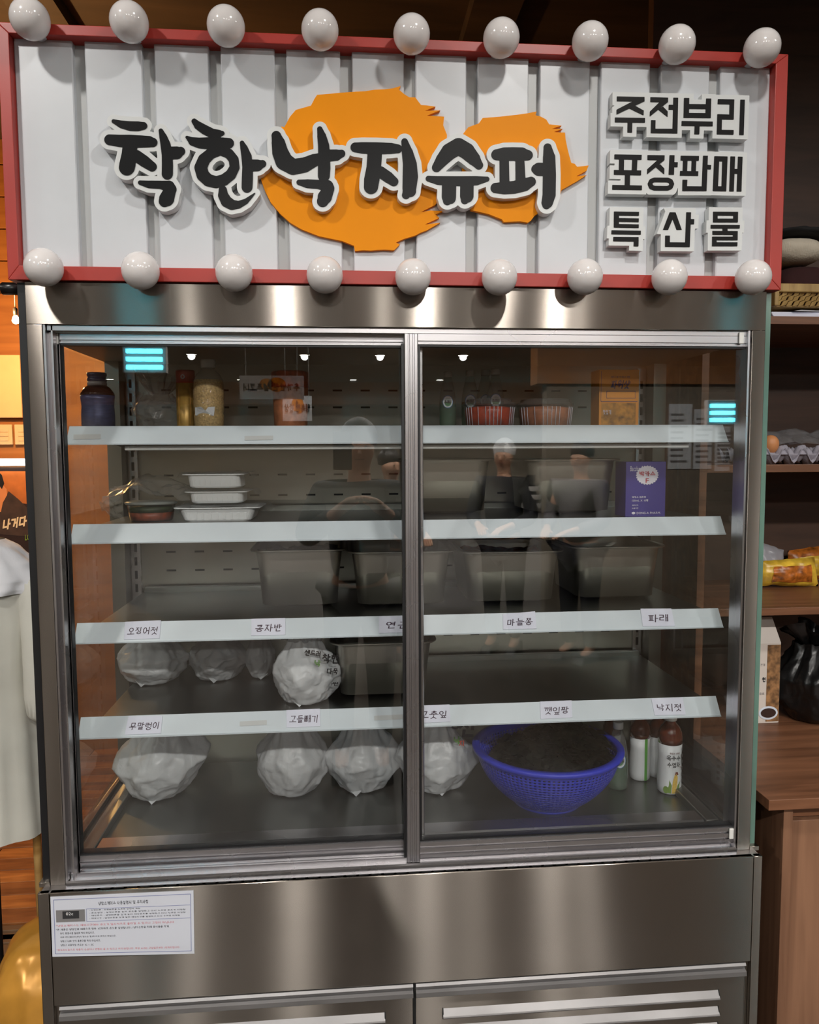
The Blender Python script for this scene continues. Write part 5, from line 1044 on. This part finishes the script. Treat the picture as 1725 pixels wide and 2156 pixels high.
# herbal drink carton on the counter
p = atz(1600, 1523, CZ); yb_ = p.y; x0, x1 = aty(1575, 1450, yb_).x, aty(1642, 1450, yb_).x; zt2 = aty(1600, 1355, yb_).z; zt3 = aty(1600, 1300, yb_+.03).z
t = thing('herb_drink_carton', 'gable carton printed with dried herbs and a cup of dark drink, on the counter', 'carton', ((x0+x1)/2, yb_+.03, CZ))
MB().box(x0, x1, yb_, yb_+.075, CZ, zt2).build('carton', M['herbbase'], t, .001)
MB().hexa([(x0,yb_,zt2),(x1,yb_,zt2),(x1,yb_+.075,zt2),(x0,yb_+.075,zt2),(x0,yb_+.032,zt3),(x1-.01,yb_+.032,zt3),(x1-.01,yb_+.043,zt3),(x0,yb_+.043,zt3)]).build('gable_top', M['herbbase'], t)
fn = lambda u, v: (x0+(x1-x0)*u, yb_-.0006, CZ+(zt2-CZ)*v); fn2 = lambda u, v: (x0+(x1-x0)*u, yb_-.0012, CZ+(zt2-CZ)*v); fn3 = lambda u, v: (x0+(x1-x0)*u, yb_-.0018, CZ+(zt2-CZ)*v)
qrect(MB(), fn, .58, .02, .99, .98).build('herb_picture', M['herbs'], t)
for mt, fq, a, b in (('cupwhite',fn2,.30,.085), ('posterdark',fn3,.24,.06)):
    v, f = fill_mesh([oval(.66,.13,a,b)], 0); MB().add([fq(q.x,q.y) for q in v], f).build('printed_cup', M[mt], t)
flat_text('원', fn2, 'lettering', M['inkblack'], t, (.44,.52,.54,.58), 0, .1); flat_text('건강', fn2, 'lettering', M['lcd'], t, (.36,.72,.52,.75)); flat_text('음료', fn2, 'lettering', M['lcd'], t, (.36,.36,.52,.39))
# black bag on the counter
p = atz(1700, 1540, CZ)
bag('refuse_bag', 'black plastic bag sitting on the wooden counter at the right edge', 'bag', aty(1718, 1470, p.y+.08).x, p.y+.10, CZ, .20, .18, .22, 15.5, 'blackbag', .5, tip=False)

# ================================================================== left: what stands beyond the case
YW = 2.42
def onwall(px, py, y=YW): return aty(px, py, y)
# wall board, switches, lit poster, bulb
a, b = onwall(-90, 748), onwall(52, 880)
t = thing('wall_cabinet_panel', 'pale rectangular board on the warm lit wall above the light switches', 'panel', (b.x, YW, b.z))
MB().box(a.x, b.x, YW-.03, YW-.002, b.z, a.z).build('board', M['board'], t, .004)
for px0, px1 in ((-6, 29), (32, 66)):
    a, b = onwall(px0, 894), onwall(px1, 936)
    t = thing('light_switch', 'cream light switch plate with stacked rocker buttons, %s of the pair' % ('left' if px0 < 0 else 'right'), 'switch', ((a.x+b.x)/2, YW, b.z), 'light switches on the left wall')
    MB().box(a.x, b.x, YW-.014, YW-.002, b.z, a.z).build('plate', M['switch'], t, .003)
    for i in range(3):
        h = (a.z-b.z); z0 = b.z + h*(.18+.22*i); MB().box(a.x+(b.x-a.x)*.25, b.x-(b.x-a.x)*.22, YW-.018, YW-.013, z0, z0+h*.2).build('rocker', M['switch'], t, .002)
a, b = onwall(-140, 985), onwall(72, 1215)
t = thing('poster', 'warm printed advertising poster of a person in a dark jacket, below a white strip light', 'poster', (b.x, YW, b.z))
MB().box(a.x, b.x, YW-.012, YW-.002, b.z, a.z).build('poster_board', M['posterdark'], t)
pf_ = lambda q: (lambda px, py: onwall(px, py, YW-.0125-q))
def wallpoly(nm, mt, pts, q): v, f = fill_mesh([[(pf_(q)(*p).x, pf_(q)(*p).z) for p in pts]], 0); MB().add([(k.x, YW-.0125-q, k.y) for k in v], f).build(nm, M[mt], t)
wallpoly('printed_background', 'posterwarm', [(-20,992),(62,992),(64,1062),(-20,1050)], .0005)
wallpoly('printed_jacket', 'jacket', [(-60,1120),(-40,1060),(10,1052),(18,1034),(40,1052),(60,1072),(64,1130)], .001)
wallpoly('printed_face', 'skin', [(-30,1010),(4,1018),(14,1030),(15,1042),(6,1058),(2,1078),(-20,1080)], .0015)
wallpoly('printed_hair', 'posterhair', [(-60,985),(-10,988),(4,1000),(9,1018),(4,1030),(-4,1018),(-40,1010)], .002)
fq = lambda u, v: tuple(onwall(-4+u*68, 1118-v*40-u*12, YW-.017))
flat_text('이 나거다!', fq, 'lettering', M['postertext'], t, (-.2,.0,.98,.55), .15, .1); flat_text('LC', fq, 'lettering', M['postergreen'], t, (.84,-.75,.98,-.45))
a, b = onwall(-140, 966), onwall(72, 980)
t = thing('strip_light', 'white glowing strip light above the poster', 'strip light', ((a.x+b.x)/2, YW-.02, b.z))
MB().box(a.x, b.x, YW-.03, YW-.002, b.z+.006, a.z).build('housing', M['white'], t); MB().box(a.x, b.x-.01, YW-.04, YW-.03, b.z, a.z-.004).build('tube', M['ledstrip'], t)
# warm bulb lamp
c = aty(33, 674, 1.75)
t = thing('pendant_bulb', 'small bare warm bulb glowing left of the case under the sign', 'lamp', (c.x, c.y, c.z))
MB().lathe([(.0001,-.016),(.010,-.012),(.014,-.003),(.010,.012),(.006,.018)], 16, c, caps=False).build('bulb', M['bulbglow'], t); MB().lathe([(.008,.018),(.009,.045),(.003,.05)], 12, c).build('socket', M['blackmetal'], t); MB().tube([c+Vector((0,0,.05)), (c.x,c.y,CEIL)], .002, 6).build('cord', M['blackmetal'], t)
L = bpy.data.lights.new('bulb_light', 'POINT'); L.energy = 45; L.color = (1,.55,.2); L.shadow_soft_size = .03; o = bpy.data.objects.new('bulb_light', L); COL.objects.link(o); o.location = c + Vector((-.05,-.06,.0))
# black spotlight head clamped at the sign's left end
c = aty(28, 608, .12)
t = thing('spot_fitting', 'black cylindrical fitting sticking out under the left end of the sign', 'fitting', c)
MB().tube([(c.x-.022,c.y,c.z),(c.x-.020,c.y,c.z),(c.x+.022,c.y,c.z)], [.011,.0125,.0125], 20).build('barrel', M['blackmetal'], t); MB().box(c.x+.020, c.x+.034, c.y-.012, c.y+.012, c.z-.03, c.z+.018).build('bracket', M['blackmetal'], t, .001)
# dressed torso mannequin
YM = .62; pc = aty(-34, 1400, YM); zn = aty(8, 1112, YM).z; zh = aty(40, 1738, YM).z; mx = pc.x
t = thing('mannequin', 'torso mannequin dressed in a white draped blouse, left of the display case', 'mannequin', (mx, YM, -.06))
def body(prof, nm, mt, fold=0, seed=1, y0=0, solid=0):
    def f(u, v):
        i = v*(len(prof)-1); k = min(int(i), len(prof)-2); w_ = i-k; z, rx, ry = [prof[k][j]*(1-w_) + prof[k+1][j]*w_ for j in range(3)]
        a = 2*PI*u; fo = 1 + fold*(1-v)*math.sin(a*11+seed+2*gn((math.cos(a),math.sin(a),v*2),1,seed)) + fold*.7*gn((math.cos(a)*2,math.sin(a)*2,v*2.5),1.3,seed)
        return (mx + rx*math.cos(a)*fo, YM + y0 + ry*math.sin(a)*fo, z)
    return MB().grid(f, 64, 40, True, True).build(nm, M[mt], t, solid=solid)
hN = zn - zh
body([(zn-.20,.16,.10),(zn-.16,.15,.09),(zn-.11,.12,.08),(zn-.075,.075,.065),(zn-.05,.052,.052),(zn-.006,.048,.048),(zn,.03,.03)], 'neck', 'cream')
MB().lathe([(.044,0),(.046,.008),(.04,.018),(.02,.024),(.012,.04),(.0001,.045)], 24, (mx,YM,zn), caps=False).build('neck_cap', M['neckwood'], t)
body([(zh,.168,.13),(zh+hN*.15,.160,.125),(zh+hN*.35,.150,.12),(zh+hN*.5,.138,.11),(zh+hN*.65,.150,.12),(zh+hN*.78,.165,.115),(zh+hN*.87,.155,.10),(zh+hN*.93,.105,.08),(zh+hN*.955,.07,.065)], 'blouse', 'cream', .035, 3)
body([(zh+hN*.80,.176,.128),(zh+hN*.84,.172,.122),(zh+hN*.89,.150,.105),(zh+hN*.94,.10,.08),(zh+hN*.965,.066,.06)], 'collar_drape', 'cloth', .07, 6)
for q, (dx, wd, z0, z1) in enumerate(((-.02,.045,zh-.03,zh+hN*.86), (-.07,.05,zh-.06,zh+hN*.84))):
    MB().grid(lambda u, v: (mx + dx + wd*(u-.5)*(1.1-.3*v) + .012*math.sin(v*6+u*5), YM-.14-.03*math.sin(PI*v)**.5*.6-.012*math.sin(u*14+v*2), z0+(z1-z0)*v), 24, 26).build('ruffle', M['cloth'], t, solid=.001)
MB().lathe([(.14,-.06),(.14,-.05),(.02,-.04),(.014,-.03),(.014,zh+.1)], 24, (mx,YM,0)).build('stand', M['blackmetal'], t)
# sleeve
MB().tube([(mx+.13,YM-.02,zh+hN*.86),(mx+.175,YM-.03,zh+hN*.74),(mx+.185,YM-.05,zh+hN*.55),(mx+.175,YM-.07,zh+hN*.36)], [.05,.062,.058,.05], 20).build('sleeve', M['cream'], t, sub=1)
# wooden leg by the case, golden bag on the floor
c = aty(79, 1800, .66)
t = thing('wooden_pole', 'slim wooden pole standing behind the left edge of the case', 'pole', (c.x, .66, -.06))
MB().tube([(c.x+.004,.66,-.06),(c.x,.66,.45),(c.x-.006,.66,.75)], .011, 14).build('pole', M['neckwood'], t); MB().lathe([(.014,0),(.014,.03)], 14, (c.x+.004,.66,-.06)).build('foot', M['blackmetal'], t)
heap('gold_sack', 'shiny golden-brown plastic sack on the floor at the bottom left corner', 'sack', -70, 190, 2040, 2300, .24, .30, 'goldbag', 4, .10, -.06)

# ================================================================== behind the viewer: hall things mirrored in the doors
def mirror(px, py, dist, yg=.045):
    d = ray(px, py).normalized(); g = atp(px, py, (0,yg,0), (0,1,0)); r = Vector((d.x, -d.y, d.z)); return g + r*dist
def cyanlamp(px, py, dist, lab, wd=.16):
    c = mirror(px, py, dist); t = thing('insect_lamp', lab, 'lamp', (c.x, c.y, c.z-.08), 'cyan lamps of the hall')
    MB().box(c.x-wd/2-.02, c.x+wd/2+.02, c.y-.06, c.y-.02, c.z-.08, c.z+.08).build('housing', M['whitecap'], t, .004)
    for i in range(3): MB().box(c.x-wd/2, c.x+wd/2, c.y-.02, c.y-.008, c.z-.06+i*.045, c.z-.035+i*.045).build('tube', M['cyan'], t, .004)
cyanlamp(297, 752, 3.0, 'cyan glowing insect lamp mirrored at the top left of the left door', .2); cyanlamp(1525, 868, 3.6, 'cyan glowing insect lamp mirrored near the right end of the top rail', .16)
def hangsign(px0, px1, py0, py1, dist, txt, lab):
    c = mirror((px0+px1)/2, (py0+py1)/2, dist); sc = (dist + 1.6)/F; w_, h_ = (px1-px0)*sc/2, (py1-py0)*sc/2
    t = thing('hall_notice', lab, 'notice', (c.x, c.y, c.z-h_))
    MB().box(c.x-w_, c.x+w_, c.y-.01, c.y, c.z-h_, c.z+h_).build('board', M['label'], t)
    for dx in (-.8, .8): MB().tube([(c.x+dx*w_, c.y-.005, c.z+h_), (c.x+dx*w_, c.y-.005, CEIL)], .003, 6).build('hanger', M['whitecap'], t)
    f = lambda u, v: (c.x + w_*(1-2*u), c.y+.002, c.z - h_ + 2*h_*v)
    for ox, oy, rr in ((.42,.62,.14), (.58,.64,.11)):
        v, fc = fill_mesh([oval(ox, oy, rr, rr*2.2)], 0); MB().add([(f(q.x,q.y)[0], c.y+.001, f(q.x,q.y)[2]) for q in v], fc).build('orange_dab', M['orange'], t)
    flat_text(txt, f, 'lettering', M['blackprint'], t, (.06,.34,.94,.68), 0, .085)
hangsign(505, 636, 790, 838, 3.2, '추가반찬 셀프코너', 'white self-service corner notice with orange dabs, mirrored in the left door')
hangsign(595, 655, 833, 885, 3.6, '행복한 밥상', 'smaller white notice mirrored below the self-service corner notice')
# partition of the hall with wooden head board and menus, mirrored in the right door
pt_ = struct(MB().box(1.7, 6.5, -5.4, -5.25, -.06, 2.1).build('wall_partition', M['partition'])); MB().box(1.6, 6.6, -5.45, -5.2, 2.1, 2.6).build('head_board', M['wallwood'], pt_)
for i, (px0, px1, py0, py1) in enumerate(((1395,1450,855,985),(1455,1500,865,985),(1508,1545,900,990))):
    a, b = mirror(px0, (py0+py1)/2, 5.9), mirror(px1, (py0+py1)/2, 5.9); sc = 7.4/F; zc = a.z; h_ = (py1-py0)*sc/2
    t = thing('menu_sheet', ('first', 'second', 'third')[i] + ' white menu sheet on the hall partition, counted from the left in the mirror image', 'menu', (a.x, -5.24, zc-h_), 'menus on the hall partition')
    MB().box(min(a.x,b.x), max(a.x,b.x), -5.249, -5.24, zc-h_, zc+h_).build('sheet', M['label'], t); m = MB()
    for j in range(9):
        z0 = zc - h_*.8 + j*h_*.18; xx0 = min(a.x,b.x)+.02; m.add([(xx0,-5.238,z0),(xx0+(.12 if j % 3 else .16),-5.238,z0),(xx0+(.12 if j % 3 else .16),-5.238,z0+.02),(xx0,-5.238,z0+.02)], [(0,1,2,3)])
    m.build('printed_lines', M['lcd'], t)
# long wooden beam and partition of the hall
MB().box(-6.9, 7.9, -9.2, -9.0, 2.15, 2.45).build('hall_beam', M['wallwood'], None)
tag(bpy.data.objects['hall_beam'], 'long wooden beam across the hall, mirrored in the doors', 'beam')

# people of the hall: the photographer and guests whose images show in the glass doors
def skinmesh(name, nodes, edges, mat, parent, T, root=0, sub=2):
    me = bpy.data.meshes.new(name); me.from_pydata([T @ Vector(n[:3]) for n in nodes], edges, []); me.materials.append(M[mat])
    o = link(name, me, parent)
    if not me.skin_vertices: me.attributes  # layer is made with the modifier
    md = o.modifiers.new('skin', 'SKIN'); md.use_smooth_shade = True
    bm = bmesh.new(); bm.from_mesh(me); ly = bm.verts.layers.skin.verify(); bm.verts.ensure_lookup_table()
    for v, n in zip(bm.verts, nodes):
        r = n[3]; v[ly].radius = (r, r) if not isinstance(r, tuple) else r; v[ly].use_root = (v.index == root)
    bm.to_mesh(me); bm.free(); sm = o.modifiers.new('sub', 'SUBSURF'); sm.levels = sub; sm.render_levels = sub
    return o
def person(label, x, y, rot, shirt, hh=1.7, arms='down', cap=False, stripes=False, zf=-.06):
    t = thing('person', label, 'person', (x, y, zf), 'people of the hall'); k = hh/1.75
    T = Matrix.Translation((x, y, zf)) @ Matrix.Rotation(rot, 4, 'Z') @ Matrix.Scale(k, 4)
    if arms == 'down': A = [((s*.20,0,1.42),(s*.25,.0,1.14),(s*.25,.10,.90)) for s in (-1,1)]
    elif arms == 'phone': A = [((s*.19,.02,1.42),(s*.27,.12,1.20),(s*.10,.33,1.36)) for s in (-1,1)]
    else: A = [((s*.20,.02,1.42),(s*.26,.06,1.14),(s*.12,.30,1.08)) for s in (-1,1)]
    nd = [(0,0,.98,.10),(0,0,1.15,.085),(0,0,1.34,.085),(0,.0,1.48,.05),(0,.015,1.56,.052),(0,.02,1.62,.085),(0,.015,1.70,.075)]; ed = [(0,1),(1,2),(2,3),(3,4),(4,5),(5,6)]
    for s, (sh, el, wr) in zip((-1,1), A):
        b = len(nd); d = (Vector(wr)-Vector(el)).normalized(); p = Vector(wr)+d*.06
        nd += [(*sh,.042),(*el,.036),(*wr,.028),(*p,.036)]; ed += [(2,b),(b,b+1),(b+1,b+2),(b+2,b+3)]
        sd = d.cross(Vector((0,0,1))).normalized() if abs(d.z) < .9 else Vector((1,0,0)); up = sd.cross(d)
        for q, L in zip((-.027,-.009,.009,.027), (.075,.085,.08,.06)):
            c = len(nd); p1 = p+d*.035+sd*q; p2 = p1+d*L*.5-up*.008; p3 = p1+d*L*.9-up*.025; nd += [(*p1,.010),(*p2,.009),(*p3,.008)]; ed += [(b+3,c),(c,c+1),(c+1,c+2)]
        c = len(nd); p1 = p-d*.01+sd*.04*(-s); p2 = p1+d*.035+sd*.018*(-s); nd += [(*p1,.012),(*p2,.010)]; ed += [(b+3,c),(c,c+1)]
    for s in (-1,1):
        b = len(nd); nd += [(s*.095,0,.90,.085),(s*.10,.01,.50,.055),(s*.10,-.01,.09,.038),(s*.105,.12,.04,.035)]; ed += [(0,b),(b,b+1),(b+1,b+2),(b+2,b+3)]
    skinmesh('body', nd, ed, 'personskin', t, T)
    n2 = [(0,0,.93,.155),(0,0,1.15,.15),(0,0,1.36,.15),(0,0,1.47,.085)]; e2 = [(0,1),(1,2),(2,3)]
    for s, (sh, el, wr) in zip((-1,1), A):
        b = len(n2); n2 += [(*sh,.075),(*el,.06),(*(Vector(el).lerp(Vector(wr),.85)),.046)]; e2 += [(2,b),(b,b+1),(b+1,b+2)]
    sh_o = skinmesh('shirt', n2, e2, shirt, t, T)
    n3 = [(0,0,.97,.15)]; e3 = []
    for s in (-1,1): b = len(n3); n3 += [(s*.095,0,.88,.105),(s*.10,.01,.50,.075),(s*.10,-.01,.10,.055)]; e3 += [(0,b),(b,b+1),(b+1,b+2)]
    skinmesh('trousers', n3, e3, 'trousers', t, T)
    for s in (-1,1):
        MB().add([T @ Vector((s*.105+dx*.05, .06+dy*.13, dz)) for dx,dy,dz in ((-1,-1,0),(1,-1,0),(1,1,0),(-1,1,0),(-.9,-1,.09),(.9,-1,.09),(.8,.6,.06),(-.8,.6,.06))], [(0,3,2,1),(4,5,6,7),(0,1,5,4),(1,2,6,5),(2,3,7,6),(3,0,4,7)]).build('shoe', M['hair'], t, .01)
    hp = [(.0001,.115)] + [(.098*math.sin(a), .115*math.cos(a)) for a in (.35,.7,1.05,1.4)] + [(.088,-.03)]
    m = MB().lathe(hp, 24, (0,-.012,1.685), caps=False); m.v = [tuple(T @ Vector(v)) for v in m.v]; m.build('cap' if cap else 'hair', M['capwhite' if cap else 'hair'], t)
    for s in (-1,1): m = MB().lathe([(.0001,-.008),(.008,0),(.0001,.008)], 10, (s*.032,.102,1.65), caps=False); m.v = [tuple(T @ Vector(v)) for v in m.v]; m.build('eye', M['hair'], t)
    m = MB().add([(-.012,.098,1.615),(.012,.098,1.615),(0,.125,1.618),(0,.10,1.66)], [(0,1,2),(0,2,3),(1,3,2),(0,3,1)]); m.v = [tuple(T @ Vector(v)) for v in m.v]; m.build('nose', M['personskin'], t)
    m = MB().box(-.022,.022,.092,.102,1.585,1.592); m.v = [tuple(T @ Vector(v)) for v in m.v]; m.build('mouth', M['rednail'], t)
    if stripes:
        for i in range(3):
            m = MB().lathe([(.082,0),(.084,.02),(.082,.04)], 20, (.235,.01,1.22+i*.07), caps=False); m.v = [tuple(T @ Vector(v)) for v in m.v]; m.build('sleeve_stripe', M['stripe'], sh_o)
    return t
person('photographer in dark clothes holding a phone up, mirrored in the left door', -.06, -2.02, 0, 'darkshirt', 1.68, 'phone')
t = thing('phone', 'black phone held up by the photographer', 'phone', (-.138, -1.56, 1.44)); MB().box(-.1765, -.0995, -1.566, -1.558, 1.425, 1.585).build('phone_body', M['blackmetal'], t, .006)
q = mirror(1062, 1000, 4.4); person('worker in dark top with white cap and pale sleeve stripes, mirrored in the right door', q.x, q.y, .5, 'darkshirt', 1.62, 'table', True, True)
q = mirror(1225, 1000, 4.2); person('guest in a grey top, mirrored right of the white-capped worker', q.x, q.y, .9, 'greyshirt', 1.6, 'table')
q = mirror(822, 1010, 4.0); person('guest in a muted patterned top, mirrored beside the door stile', q.x, q.y, -.6, 'stripeshirt', 1.55, 'table')
